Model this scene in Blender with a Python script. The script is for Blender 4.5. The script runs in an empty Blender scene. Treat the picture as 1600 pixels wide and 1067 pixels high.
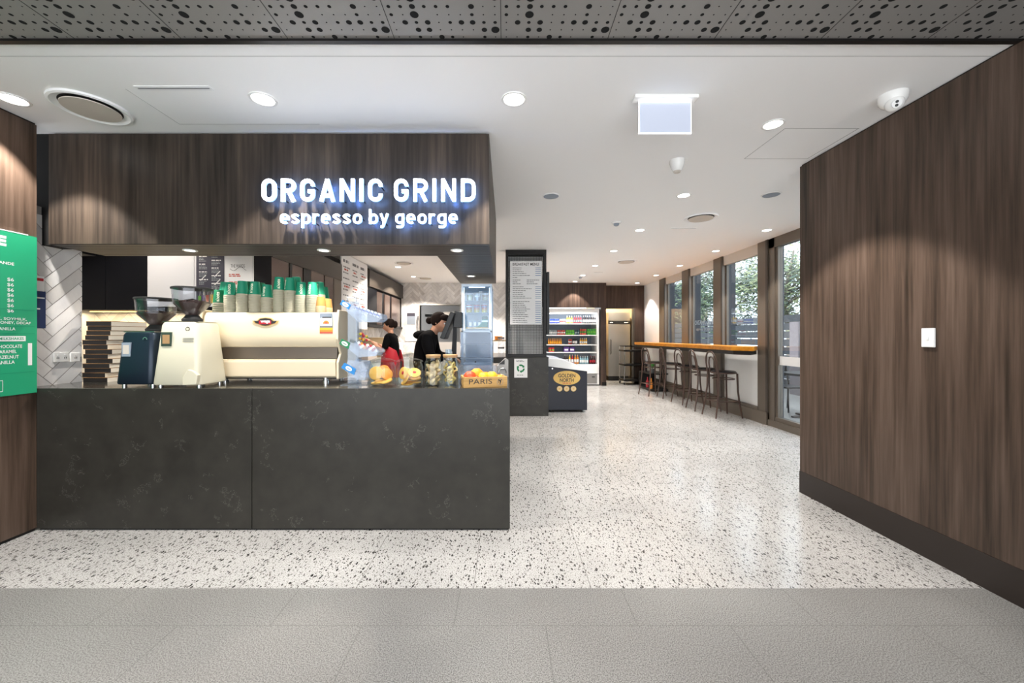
import bpy, bmesh, math, random
from mathutils import Vector, Matrix
R = math.radians
random.seed(7)
sc = bpy.context.scene
COL = sc.collection

# ------------------------------------------------------------------ camera
F, CX, CY, CAMH = 610.0, 790.0, 526.0, 1.35
cam_d = bpy.data.cameras.new('camera')
cam = bpy.data.objects.new('camera', cam_d); COL.objects.link(cam)
cam.location = (0, 0, CAMH); cam.rotation_euler = (R(90), 0, 0)
cam_d.sensor_width = 36; cam_d.lens = 36*F/1600
cam_d.shift_x = (800-CX)/1600; cam_d.shift_y = -(533.5-CY)/1600
cam_d.clip_start = .05; cam_d.clip_end = 200
sc.camera = cam

# ------------------------------------------------------------------ world, exposure
w = bpy.data.worlds.new('world'); sc.world = w; w.use_nodes = True
bg = w.node_tree.nodes['Background']
bg.inputs[0].default_value = (.93, .965, 1, 1); bg.inputs[1].default_value = 1.9
sun_d = bpy.data.lights.new('sun', 'SUN'); sun_d.energy = 5; sun_d.angle = R(1); sun_d.color = (1, .95, .86)
sun = bpy.data.objects.new('sun', sun_d); COL.objects.link(sun)
sun.location = (-10, 0, 20); sun.rotation_euler = Vector((.75, .25, -.62)).to_track_quat('-Z', 'Y').to_euler()
sc.view_settings.view_transform = 'Standard'; sc.view_settings.look = 'None'
sc.view_settings.gamma = 1; sc.view_settings.exposure = 1.27; sc.view_settings.use_curve_mapping = False
sc.cycles.use_denoising = True
sc.cycles.max_bounces = 8; sc.cycles.diffuse_bounces = 4; sc.cycles.glossy_bounces = 4
sc.cycles.transmission_bounces = 6; sc.cycles.transparent_max_bounces = 24
sc.cycles.sample_clamp_indirect = 6; sc.cycles.caustics_reflective = False; sc.cycles.caustics_refractive = False

CEIL = 2.835; CT = .99           # ceiling height, counter height
def W(px, py, Z): return Vector(((px-CX)*Z/F, Z, CAMH-(py-CY)*Z/F))
def WX(px, Z): return (px-CX)*Z/F
def WZ(py, Z): return CAMH-(py-CY)*Z/F

# ------------------------------------------------------------------ materials
def lin(c):
    if isinstance(c, str): c = [int(c[i:i+2], 16)/255 for i in (0, 2, 4)]
    return tuple(x/12.92 if x <= .04045 else ((x+.055)/1.055)**2.4 for x in c)+(1,)
MATS = {}
def mat(name, col, rough=.5, metal=0, emit=0, ecol=None, spec=.5, coat=0):
    if name in MATS: return MATS[name]
    m = bpy.data.materials.new(name); m.use_nodes = True; b = m.node_tree.nodes['Principled BSDF']
    b.inputs['Base Color'].default_value = lin(col); b.inputs['Roughness'].default_value = rough
    b.inputs['Metallic'].default_value = metal; b.inputs['Specular IOR Level'].default_value = spec
    b.inputs['Coat Weight'].default_value = coat
    if emit:
        b.inputs['Emission Color'].default_value = lin(ecol or col); b.inputs['Emission Strength'].default_value = emit
    MATS[name] = m; return m
def nodes(m): return m.node_tree.nodes, m.node_tree.links, m.node_tree.nodes['Principled BSDF']
def coords(N, L, scale=(1, 1, 1), kind='Object', rot=(0, 0, 0)):
    t = N.new('ShaderNodeTexCoord'); mp = N.new('ShaderNodeMapping'); L.new(t.outputs[kind], mp.inputs[0])
    mp.inputs['Scale'].default_value = scale; mp.inputs['Rotation'].default_value = rot; return mp.outputs[0]
def ramp(N, L, fac, stops):
    r = N.new('ShaderNodeValToRGB'); L.new(fac, r.inputs[0]); e = r.color_ramp.elements
    while len(e) < len(stops): e.new(.5)
    for i, (p, c) in enumerate(stops): e[i].position = p; e[i].color = lin(c)
    return r.outputs[0]
def noise(N, L, vec, scale, detail=3, rough=.5):
    n = N.new('ShaderNodeTexNoise'); L.new(vec, n.inputs['Vector']); n.inputs['Scale'].default_value = scale
    n.inputs['Detail'].default_value = detail; n.inputs['Roughness'].default_value = rough; return n.outputs[0]
def mixc(N, L, fac, a, b, mode='MIX'):
    x = N.new('ShaderNodeMix'); x.data_type = 'RGBA'; x.blend_type = mode
    for s, v in ((0, fac), (6, a), (7, b)):
        if isinstance(v, (int, float)): x.inputs[s].default_value = v
        elif isinstance(v, (str, tuple)): x.inputs[s].default_value = lin(v)
        else: L.new(v, x.inputs[s])
    return x.outputs[2]
def mth(N, L, op, a, b=0., c=0.):
    x = N.new('ShaderNodeMath'); x.operation = op
    for i, v in enumerate((a, b, c)):
        if isinstance(v, (int, float)): x.inputs[i].default_value = v
        else: L.new(v, x.inputs[i])
    return x.outputs[0]
def wood(name, a, b, c, rough=.42, sx=38, sz=1.3, horizontal=False):
    m = mat(name, b, rough, spec=.28); N, L, B = nodes(m)
    sc_ = (sx, sx, sz) if not horizontal else (sz, sx, sx)
    v = coords(N, L, sc_)
    n1 = noise(N, L, v, 1, 4, .6)
    v2 = coords(N, L, (sx*.16, sx*.16, sz*.5) if not horizontal else (sz*.5, sx*.16, sx*.16))
    n2 = noise(N, L, v2, 1, 2)
    f = mth(N, L, 'MULTIPLY_ADD', n2, .45, mth(N, L, 'MULTIPLY', n1, .55))
    L.new(ramp(N, L, f, [(.34, a), (.5, b), (.66, c)]), B.inputs['Base Color'])
    bp = N.new('ShaderNodeBump'); bp.inputs['Strength'].default_value = .08; L.new(n1, bp.inputs['Height']); L.new(bp.outputs[0], B.inputs['Normal'])
    return m
wood('dark_wood', '30271f', '4f4036', '66554a')
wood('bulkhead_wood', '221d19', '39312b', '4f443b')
wood('far_wood', '2a2019', '43342c', '57463d')
wood('crate_wood', '9a7440', 'c39a5e', 'dcb981', .6, 30, 2, True)
wood('bar_wood', 'c27a1c', 'e0922a', 'efa43c', .28, 20, 1, True)
def glass(name, tint='ffffff', refl=.12, rough=.02, alpha=1.0):
    m = bpy.data.materials.new(name); m.use_nodes = True; N = m.node_tree.nodes; L = m.node_tree.links
    for n in list(N): N.remove(n)
    o = N.new('ShaderNodeOutputMaterial'); t = N.new('ShaderNodeBsdfTransparent'); g = N.new('ShaderNodeBsdfGlossy')
    t.inputs[0].default_value = lin(tint); g.inputs['Roughness'].default_value = rough
    lw = N.new('ShaderNodeLayerWeight'); lw.inputs[0].default_value = .3
    f = mth(N, L, 'MULTIPLY_ADD', lw.outputs['Facing'], .24, refl)
    f = mth(N, L, 'MINIMUM', f, .95)
    x = N.new('ShaderNodeMixShader'); L.new(f, x.inputs[0]); L.new(t.outputs[0], x.inputs[1]); L.new(g.outputs[0], x.inputs[2])
    last = x.outputs[0]
    if alpha < 1:
        d = N.new('ShaderNodeBsdfDiffuse'); d.inputs[0].default_value = lin('ccd4de'); y = N.new('ShaderNodeMixShader')
        y.inputs[0].default_value = 1-alpha; L.new(last, y.inputs[1]); L.new(d.outputs[0], y.inputs[2]); last = y.outputs[0]
    L.new(last, o.inputs[0]); MATS[name] = m; return m
glass('jar_glass', 'f6fafa', .025); glass('window_glass', 'e4ebf0', .0, 0.0); glass('acrylic', 'f0f5fa', .05, .05, .94)
glass('case_glass', 'eef6fc', .06); glass('smoky', 'f6f8fb', .04)
glass('frosted', 'e6edf6', .05, .15, .86)

def terrazzo():
    m = mat('terrazzo', 'd8d4cc', .33); N, L, B = nodes(m)
    v = coords(N, L, (1, 1, 1))
    base = ramp(N, L, noise(N, L, v, 1.6, 3), [(.3, 'b5b3b1'), (.7, 'c3c1bf')])
    fine = ramp(N, L, noise(N, L, v, 160, 2), [(.36, '9d9a95'), (.5, 'ffffff')])
    col = mixc(N, L, .8, base, fine, 'MULTIPLY')
    for scale, thr, sel, dark in ((50, .22, .45, '34312f'), (85, .26, .5, '5c5853'), (34, .16, .22, '1f1d1c')):
        vv = coords(N, L, (1, .5, 1), 'Object', (0, 0, .6*scale))
        nz = N.new('ShaderNodeTexNoise'); nz.inputs['Scale'].default_value = scale*2; L.new(vv, nz.inputs['Vector'])
        ad = N.new('ShaderNodeVectorMath'); ad.operation = 'MULTIPLY_ADD'; L.new(nz.outputs['Color'], ad.inputs[0])
        ad.inputs[1].default_value = (.5/scale,)*3; L.new(vv, ad.inputs[2])
        vo = N.new('ShaderNodeTexVoronoi'); vo.inputs['Scale'].default_value = scale; L.new(ad.outputs[0], vo.inputs['Vector'])
        vo.voronoi_dimensions = '2D'
        sp = N.new('ShaderNodeSeparateColor'); L.new(vo.outputs['Color'], sp.inputs[0])
        th = mth(N, L, 'MULTIPLY', sp.outputs[1], thr*1.4)
        a = mth(N, L, 'LESS_THAN', vo.outputs['Distance'], th)
        b = mth(N, L, 'LESS_THAN', sp.outputs[0], sel)
        f = mth(N, L, 'MULTIPLY', a, b)
        f = mth(N, L, 'MULTIPLY', f, .92)
        col = mixc(N, L, f, col, dark)
    t = N.new('ShaderNodeTexCoord'); s = N.new('ShaderNodeSeparateXYZ'); L.new(t.outputs['Object'], s.inputs[0])
    def line(o, period, off, wd):
        q = mth(N, L, 'ADD', o, off+50*period); q = mth(N, L, 'DIVIDE', q, period); q = mth(N, L, 'FRACT', q)
        q = mth(N, L, 'SUBTRACT', q, .5); q = mth(N, L, 'ABSOLUTE', q); return mth(N, L, 'GREATER_THAN', q, .5-wd/period)
    lx = line(s.outputs[0], .631, .172, .0018); ly = line(s.outputs[1], 1.262, -.2, .0012)
    f = mth(N, L, 'MAXIMUM', mth(N, L, 'MULTIPLY', lx, .75), mth(N, L, 'MULTIPLY', ly, .4))
    col = mixc(N, L, f, col, '5d5a56')
    L.new(col, B.inputs['Base Color'])
    L.new(ramp(N, L, noise(N, L, v, 3, 3), [(.3, '6c6c6c'), (.7, '8c8c8c')]), B.inputs['Roughness'])
terrazzo()
def granite():
    m = mat('grey_granite', '9a9894', .55); N, L, B = nodes(m); v = coords(N, L)
    big = ramp(N, L, noise(N, L, v, 1.1, 3), [(.3, '8b8987'), (.7, '999896')])
    sp = ramp(N, L, noise(N, L, v, 190, 3, .85), [(.38, '1c1b1a'), (.47, 'a9a7a4'), (.55, 'ffffff')])
    col = mixc(N, L, .78, big, sp, 'MULTIPLY')
    t = N.new('ShaderNodeTexCoord'); s = N.new('ShaderNodeSeparateXYZ'); L.new(t.outputs['Object'], s.inputs[0])
    X, Y = s.outputs[0], s.outputs[1]
    # rows of .60 m laid back from the first joint at 1.824
    q = mth(N, L, 'DIVIDE', mth(N, L, 'SUBTRACT', 61.824, Y), .60)
    row = mth(N, L, 'FLOOR', q); fr = mth(N, L, 'ABSOLUTE', mth(N, L, 'SUBTRACT', mth(N, L, 'FRACT', q), .5))
    ly = mth(N, L, 'GREATER_THAN', fr, .4968)
    sh = mth(N, L, 'MULTIPLY', mth(N, L, 'FRACT', mth(N, L, 'MULTIPLY_ADD', row, .5, .5)), .43*2)
    qx = mth(N, L, 'DIVIDE', mth(N, L, 'ADD', mth(N, L, 'ADD', X, 86-.618+.86), sh), .86)
    lx = mth(N, L, 'GREATER_THAN', mth(N, L, 'ABSOLUTE', mth(N, L, 'SUBTRACT', mth(N, L, 'FRACT', qx), .5)), .4975)
    f = mth(N, L, 'MULTIPLY', mth(N, L, 'MAXIMUM', lx, ly), .5)
    L.new(mixc(N, L, f, col, '504e4c'), B.inputs['Base Color'])
granite()
def stone(name='dark_stone', rough=.34, spec=.3):
    m = mat(name, '3b3a37', rough, spec=spec); N, L, B = nodes(m); v = coords(N, L)
    base = ramp(N, L, noise(N, L, v, 9, 4), [(.3, '2c2a26'), (.7, '35332e')])
    nz = N.new('ShaderNodeTexNoise'); nz.inputs['Scale'].default_value = 3.2; nz.inputs['Detail'].default_value = 7; nz.inputs['Roughness'].default_value = .7
    L.new(v, nz.inputs['Vector'])
    d = mth(N, L, 'ABSOLUTE', mth(N, L, 'SUBTRACT', nz.outputs[0], .5))
    a = mth(N, L, 'LESS_THAN', d, .0035)
    g = mth(N, L, 'GREATER_THAN', noise(N, L, v, 5.5, 3), .56)
    f = mth(N, L, 'MULTIPLY', mth(N, L, 'MULTIPLY', a, g), .26)
    L.new(mixc(N, L, f, base, '8f8b84'), B.inputs['Base Color'])
stone(); stone('bench_stone', .13, 1.0)
def marble():
    m = mat('marble_tile', 'd9d7d5', .25); N, L, B = nodes(m); v = coords(N, L, (1, 1, .5))
    g = N.new('ShaderNodeNewGeometry')
    va = N.new('ShaderNodeVectorMath'); va.operation = 'MULTIPLY_ADD'; L.new(g.outputs['Random Per Island'], va.inputs[0]); va.inputs[1].default_value = (9, 7, 5); L.new(v, va.inputs[2])
    n = noise(N, L, va.outputs[0], 4, 6, .6)
    c = ramp(N, L, n, [(.33, 'd8d7d9'), (.5, 'ebeaea'), (.6, 'f2f1f0')])
    r = ramp(N, L, g.outputs['Random Per Island'], [(0, 'e2e0de'), (1, 'ffffff')])
    L.new(mixc(N, L, 1, c, r, 'MULTIPLY'), B.inputs['Base Color'])
marble()
mat('grout', '9a9794', .8); mat('notice_navy', '1b3363', .5)
mat('ceiling_white', 'f6f6f6', .7); mat('white', 'efefef', .5); mat('white_gloss', 'f2f2f0', .25); mat('seam', 'a8a8a8', .8)
mat('black', '141414', .45); mat('gap_black', '0b0a0a', .9); mat('black_metal', '201e1d', .4, .5)
mat('panel_grey', '8c8a88', .5, .25); mat('hole', '0a0a0a', 1)
mat('cabinet_black', '06080f', .6, spec=.2); mat('cabinet_white', 'dedfe2', .35)
mat('chrome', 'c8c8c8', .15, 1); mat('steel', 'b4b1ab', .38, .85)
mat('bronze', '6f655a', .4, .35); mat('bronze_dark', '4a443e', .4, .4); mat('charcoal_fin', '35373d', .5, .2)
mat('cream', 'e6d6b8', .3); mat('cream_white', 'd2ccb6', .3); mat('base_dark', '2a211c', .45); mat('lid_wood', 'a8855c', .6)
mat('grinder_blue', '1b2836', .32, .4); mat('rubber', '151515', .7)
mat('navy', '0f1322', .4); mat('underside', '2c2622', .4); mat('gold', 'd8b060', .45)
mat('cup_green', '138a68', .55); mat('cup_green_dark', '0f7048', .55); mat('cup_cream', 'b5ae97', .65); mat('letter_cream', 'e8ecd0', .6)
mat('kraft', 'd79a52', .7); mat('kraft_light', 'dcc39a', .7)
mat('paper', 'eeeeee', .7); mat('ink', '2c2c2e', .7); mat('ink_grey', '77797c', .7); mat('blue_ink', '3c6aa0', .6)
mat('board_green', '2aa376', .3); mat('chalkboard', '3b3a48', .6)
mat('sign_face', 'ffffff', .5, emit=2.2, ecol='f2f7ff'); mat('sign_halo', 'cfe2ff', .5, emit=.9, ecol='7fb2ff'); mat('sign_back', 'cfe2ff', .5, emit=8, ecol='7fb0ff')
mat('lamp_on', 'ffffff', .5, emit=5, ecol='fffaf2'); mat('exit_face', 'b9bfcc', .4, emit=.1, ecol='c8d2f2'); mat('exit_edge', 'ffffff', .3, emit=.8, ecol='f0f4ff')
mat('led_warm', 'ffd890', .5, emit=1.2, ecol='ffcf7a')
mat('led_cool', 'eef6ff', .5, emit=1.5, ecol='e6f1ff')
mat('diffuser', 'c9c0b6', .6)
mat('red', 'b5182a', .5); mat('skin', 'd09a7c', .6); mat('hair', '1c120e', .85, spec=.15); mat('cloth_black', '08080a', .9, spec=.1)
mat('stool_wood', '4a352b', .4); mat('seat_black', '1c191c', .35)
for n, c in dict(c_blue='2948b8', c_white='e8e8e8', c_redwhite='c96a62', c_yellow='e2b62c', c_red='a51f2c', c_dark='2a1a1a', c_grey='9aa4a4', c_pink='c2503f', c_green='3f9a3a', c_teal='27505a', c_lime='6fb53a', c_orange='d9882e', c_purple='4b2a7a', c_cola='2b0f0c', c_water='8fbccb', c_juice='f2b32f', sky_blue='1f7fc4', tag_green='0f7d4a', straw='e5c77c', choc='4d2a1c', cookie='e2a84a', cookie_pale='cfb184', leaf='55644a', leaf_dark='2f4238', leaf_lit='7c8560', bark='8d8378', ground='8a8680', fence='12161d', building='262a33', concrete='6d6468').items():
    mat(n, c, .5)
mat('beans', '3a2016', .6); mat('teal', '0b746e', .5); mat('bin_grey', '8d98a6', .4)

# ------------------------------------------------------------------ mesh builder
class MB:
    def __init__(s): s.bm = bmesh.new(); s.mats = []
    def mi(s, m):
        if m not in s.mats: s.mats.append(m)
        return s.mats.index(m)
    def faces(s, vs, fs, m, M=None):
        bv = [s.bm.verts.new(M @ Vector(v) if M is not None else Vector(v)) for v in vs]; k = s.mi(m); out = []
        for f in fs:
            try: q = s.bm.faces.new([bv[i] for i in f]); q.material_index = k; out.append(q)
            except ValueError: pass
        return out
    def box(s, x0, x1, y0, y1, z0, z1, m, M=None):
        v = [(x, y, z) for z in (z0, z1) for y in (y0, y1) for x in (x0, x1)]
        s.faces(v, [(0, 2, 3, 1), (4, 5, 7, 6), (0, 1, 5, 4), (2, 6, 7, 3), (0, 4, 6, 2), (1, 3, 7, 5)], m, M); return s
    def cbox(s, c, d, m, M=None):
        return s.box(c[0]-d[0]/2, c[0]+d[0]/2, c[1]-d[1]/2, c[1]+d[1]/2, c[2]-d[2]/2, c[2]+d[2]/2, m, M)
    def prism(s, poly, a0, a1, m, axis='z', M=None):
        """poly in the two other axes, counter-clockwise; extruded along axis"""
        def pt(p, t): return {'z': (p[0], p[1], t), 'y': (p[0], t, p[1]), 'x': (t, p[0], p[1])}[axis]
        n = len(poly); v = [pt(p, a0) for p in poly]+[pt(p, a1) for p in poly]
        fs = [tuple(range(n))[::-1], tuple(range(n, 2*n))]+[(i, (i+1) % n, n+(i+1) % n, n+i) for i in range(n)]
        s.faces(v, fs, m, M); return s
    def lathe(s, prof, m, c=(0, 0, 0), n=24, M=None, mats=None, cap=True):
        """prof: list of (r, z)"""
        T = Matrix.Translation(c); T = (M @ T) if M is not None else T
        vs = []; fs = []; fm = []
        for r, z in prof:
            for i in range(n): a = 2*math.pi*i/n; vs.append((r*math.cos(a), r*math.sin(a), z))
        k = s.bm
        bv = [k.verts.new(T @ Vector(v)) for v in vs]
        for j in range(len(prof)-1):
            mi = s.mi(mats[j] if mats else m)
            for i in range(n):
                q = k.faces.new((bv[j*n+i], bv[j*n+(i+1) % n], bv[(j+1)*n+(i+1) % n], bv[(j+1)*n+i])); q.material_index = mi; q.smooth = True
        if cap:
            for j, rev in ((0, True), (len(prof)-1, False)):
                if prof[j][0] > 1e-5:
                    l = [bv[j*n+i] for i in range(n)]
                    q = k.faces.new(l[::-1] if rev else l); q.material_index = s.mi(mats[0 if rev else -1] if mats else m)
        return s
    def cyl(s, c, r, h, m, r2=None, n=20, M=None): return s.lathe([(r, 0), (r if r2 is None else r2, h)], m, c, n, M)
    def tube(s, pts, r, m, n=8, closed=False):
        pts = [Vector(p) for p in pts]; rings = []; N = len(pts); up = None
        for i, p in enumerate(pts):
            if closed: d = pts[(i+1) % N]-pts[i-1]
            else: d = pts[min(i+1, N-1)]-pts[max(i-1, 0)]
            d.normalize()
            if up is None: up = d.orthogonal().normalized()
            else:
                up = (up-d*up.dot(d)); up = up.normalized() if up.length > 1e-6 else d.orthogonal().normalized()
            b = d.cross(up); rr = r[i] if isinstance(r, (list, tuple)) else r
            rings.append([s.bm.verts.new(p+(up*math.cos(2*math.pi*k/n)+b*math.sin(2*math.pi*k/n))*rr) for k in range(n)])
        mi = s.mi(m)
        for i in range(N if closed else N-1):
            a, b_ = rings[i], rings[(i+1) % N]
            for k in range(n):
                q = s.bm.faces.new((a[k], a[(k+1) % n], b_[(k+1) % n], b_[k])); q.material_index = mi; q.smooth = True
        if not closed:
            q = s.bm.faces.new(rings[0][::-1]); q.material_index = mi; q = s.bm.faces.new(rings[-1]); q.material_index = mi
        return s
    def ball(s, c, r, m, sub=2, sq=(1, 1, 1), M=None, jit=0):
        T = Matrix.Translation(c) @ (M if M is not None else Matrix.Identity(4)) @ Matrix.Diagonal((sq[0], sq[1], sq[2], 1))
        d = bmesh.ops.create_icosphere(s.bm, subdivisions=sub, radius=r, matrix=T)
        mi = s.mi(m)
        for v in d['verts']:
            if jit: v.co += Vector((random.uniform(-1, 1), random.uniform(-1, 1), random.uniform(-1, 1)))*jit
            for f in v.link_faces: f.material_index = mi; f.smooth = True
        return s
    def build(s, name, parent=None, loc=(0, 0, 0), rotz=0, bevel=0, seg=2, smooth=False, fix=True, **tags):
        me = bpy.data.meshes.new(name)
        if fix: bmesh.ops.recalc_face_normals(s.bm, faces=s.bm.faces)
        s.bm.to_mesh(me); s.bm.free()
        for m in s.mats: me.materials.append(MATS[m])
        if smooth:
            for p in me.polygons: p.use_smooth = True
        if any(p.use_smooth for p in me.polygons): me.set_sharp_from_angle(angle=R(38))
        o = bpy.data.objects.new(name, me); COL.objects.link(o); o.parent = parent; o.location = loc; o.rotation_euler = (0, 0, rotz)
        if bevel:
            b = o.modifiers.new('bevel', 'BEVEL'); b.width = bevel; b.segments = seg; b.limit_method = 'ANGLE'; b.angle_limit = R(40); b.use_clamp_overlap = True
        tag(o, **tags); return o
def tag(o, label=None, cat=None, group=None, kind=None):
    if label: o['label'] = label
    if cat: o['category'] = cat
    if group: o['group'] = group
    if kind: o['kind'] = kind
    return o
def thing(name, label, cat, loc=(0, 0, 0), rotz=0, group=None):
    o = bpy.data.objects.new(name, None); COL.objects.link(o); o.location = loc; o.rotation_euler = (0, 0, rotz); o.empty_display_size = .05
    return tag(o, label, cat, group)
def dup(root, loc, rotz=None, label=None, group=None):
    r = root.copy(); COL.objects.link(r); r.location = loc
    if rotz is not None: r.rotation_euler = (0, 0, rotz)
    if label: r['label'] = label
    if group: r['group'] = group
    for ch in list(root.children):
        c = ch.copy(); COL.objects.link(c); c.parent = r
        for g in ch.children:
            d = g.copy(); COL.objects.link(d); d.parent = c
    return r
BASIS = {'-y': Matrix(((1, 0, 0, 0), (0, 0, -1, 0), (0, 1, 0, 0), (0, 0, 0, 1))),      # read by a viewer looking along +y
         '+x': Matrix(((0, 0, 1, 0), (1, 0, 0, 0), (0, 1, 0, 0), (0, 0, 0, 1))),
         '-x': Matrix(((0, 0, -1, 0), (-1, 0, 0, 0), (0, 1, 0, 0), (0, 0, 0, 1)))}
def text_geo(txt, bold=0, depth=0, spacing=1.0):
    cu = bpy.data.curves.new('t', 'FONT'); cu.body = txt; cu.size = 1; cu.offset = bold; cu.extrude = depth; cu.space_character = spacing; cu.resolution_u = 4
    o = bpy.data.objects.new('t', cu); COL.objects.link(o); dg = bpy.context.evaluated_depsgraph_get(); dg.update()
    me = bpy.data.meshes.new_from_object(o.evaluated_get(dg))
    vs = [v.co.copy() for v in me.vertices]; fs = [tuple(p.vertices) for p in me.polygons]
    bpy.data.objects.remove(o); bpy.data.curves.remove(cu); bpy.data.meshes.remove(me)
    return vs, fs
def add_text(mb, txt, m, T, width=None, height=None, bold=0, align='l', depth=0):
    """T: matrix taking text plane (x right, y up, z out) to the object; text scaled to width/height"""
    vs, fs = text_geo(txt, bold, depth)
    x0 = min(v.x for v in vs); x1 = max(v.x for v in vs); y0 = min(v.y for v in vs); y1 = max(v.y for v in vs)
    sx = width/(x1-x0) if width else None; sy = height/(y1-y0) if height else None
    sx = sx or sy; sy = sy or sx
    ox = {'l': x0, 'c': (x0+x1)/2, 'r': x1}[align]
    mb.faces([((v.x-ox)*sx, (v.y-y0)*sy, v.z) for v in vs], fs, m, T)
def word_lines(mb, T, x0, x1, ytop, n, pitch, h, m, rnd=.5, z=.0006):
    """rows of tiny word-like dashes"""
    for i in range(n):
        x = x0; end = x0+(x1-x0)*random.uniform(1-rnd, 1); y = ytop-i*pitch
        while x < end:
            w_ = random.uniform(1.2, 4.5)*h; w_ = min(w_, end-x)
            mb.faces([(x, y-h, z), (x+w_, y-h, z), (x+w_, y, z), (x, y, z)], [(0, 1, 2, 3)], m, T); x += w_+h*.7
def rect(mb, T, x0, x1, y0, y1, m, z=0.0):
    mb.faces([(x0, y0, z), (x1, y0, z), (x1, y1, z), (x0, y1, z)], [(0, 1, 2, 3)], m, T)
def disc(mb, T, cx, cy, r, m, z=0, n=24, ry=None):
    ry = ry or r
    mb.faces([(cx+r*math.cos(2*math.pi*i/n), cy+ry*math.sin(2*math.pi*i/n), z) for i in range(n)], [tuple(range(n))], m, T)
def ring(mb, T, cx, cy, r0, r1, m, z=0, n=28, a0=0, a1=360):
    full = a1-a0 >= 360; k = n if full else n+1
    v = []
    for i in range(k):
        a = R(a0+(a1-a0)*i/n); v += [(cx+r0*math.cos(a), cy+r0*math.sin(a), z), (cx+r1*math.cos(a), cy+r1*math.sin(a), z)]
    fs = []
    for i in range(n):
        j = (i+1) % k; fs.append((2*i, 2*i+1, 2*j+1, 2*j))
    mb.faces(v, fs, m, T)
def at(x, y, z, basis='-y'): return Matrix.Translation((x, y, z)) @ BASIS[basis]
def herringbone(mb, T, w_, h_, L=.3, S=.075, gap=.0025, m='marble_tile', th=.004):
    """herringbone tiles clipped to the w x h rectangle, raised th over the backing"""
    b = bmesh.new(); c = math.cos(R(45)); n = int((w_+h_)*1.5/S)+8
    nj = int((w_+h_)*1.5/L)+3
    for i in range(-n, n):
        for j in range(-nj, nj):
            for (x0, y0, lx, ly) in ((0, 0, L, S), (0, S, S, L)):
                # lattice of the herringbone: steps (S, S)... and (2L, 0)-like offset
                ox = i*S+j*(L); oy = i*S-j*(L)
                xa, ya = ox+x0, oy+y0
                pts = [(xa+gap/2, ya+gap/2), (xa+lx-gap/2, ya+gap/2), (xa+lx-gap/2, ya+ly-gap/2), (xa+gap/2, ya+ly-gap/2)]
                pr = [((p[0]-p[1])*c+w_/2, (p[0]+p[1])*c) for p in pts]
                if max(p[0] for p in pr) < 0 or min(p[0] for p in pr) > w_ or max(p[1] for p in pr) < 0 or min(p[1] for p in pr) > h_: continue
                b.faces.new([b.verts.new((p[0], p[1], th)) for p in pr])
    for co, no in (((0, 0, 0), (-1, 0, 0)), ((w_, 0, 0), (1, 0, 0)), ((0, 0, 0), (0, -1, 0)), ((0, h_, 0), (0, 1, 0))):
        bmesh.ops.bisect_plane(b, geom=b.verts[:]+b.edges[:]+b.faces[:], plane_co=co, plane_no=no, clear_outer=True)
    b.verts.index_update()
    mb.faces([v.co.copy() for v in b.verts], [[v.index for v in f.verts] for f in b.faces], m, T); b.free()
def spot(name, loc, energy, color=(1, .93, .84), cone=84, blend=.25, radius=.05, parent=None):
    d = bpy.data.lights.new(name, 'SPOT'); d.energy = energy; d.color = color; d.spot_size = R(cone); d.spot_blend = blend; d.shadow_soft_size = radius
    o = bpy.data.objects.new(name, d); COL.objects.link(o); o.location = loc; o.parent = parent; return o
# ================================================================== the setting
S = dict(kind='structure')
MB().box(-5.2, 4.2, 2.095, 12.6, -.1, 0, 'terrazzo').build('floor', **S)
MB().box(-6, 4.2, -2.2, 2.095, -.1, 0, 'grey_granite').build('floor', **S)
YF = 1.969
m = MB().box(-5.2, 4.2, YF, 12.6, CEIL, CEIL+.12, 'ceiling_white')
m.box(-3.27, 2.6, 2.066, 2.069, CEIL-.0006, CEIL, 'seam')
def panel_lines(m, x0, x1, y0, y1, sides='lrfb', wd=.005):
    for s_ in sides:
        b = {'l': (x0, x0+wd, y0, y1), 'r': (x1-wd, x1, y0, y1), 'f': (x0, x1, y0, y0+wd), 'b': (x0, x1, y1-wd, y1)}[s_]
        m.box(b[0], b[1], b[2], b[3], CEIL-.0006, CEIL, 'seam')
panel_lines(m, 1.99, 2.52, 2.78, 3.26)
panel_lines(m, -2.28, -1.30, 2.34, 2.73, 'lb', .003)
m.build('ceiling', **S)
# slot diffusers: thin dark slots between the panels
for x0, x1, y, lab in ((WX(213, 2.33), WX(330, 2.33), 2.33, 'thin white linear slot vent in the ceiling at the front left'),
                  (WX(1048, 5.35), WX(1088, 5.35), 5.35, 'thin white linear slot vent behind the large round diffuser'),
                  (WX(962, 7.2), WX(980, 7.2), 9.0, 'short linear slot vent in the far part of the ceiling')):
    v = MB().box(x0, x1, y-.02, y+.02, CEIL-.004, CEIL+.001, 'white').box(x0+.01, x1-.01, y-.004, y+.004, CEIL-.0048, CEIL-.004, 'ink_grey')
    v.build('slot_vent', label=lab, cat='ceiling vent')
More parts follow.
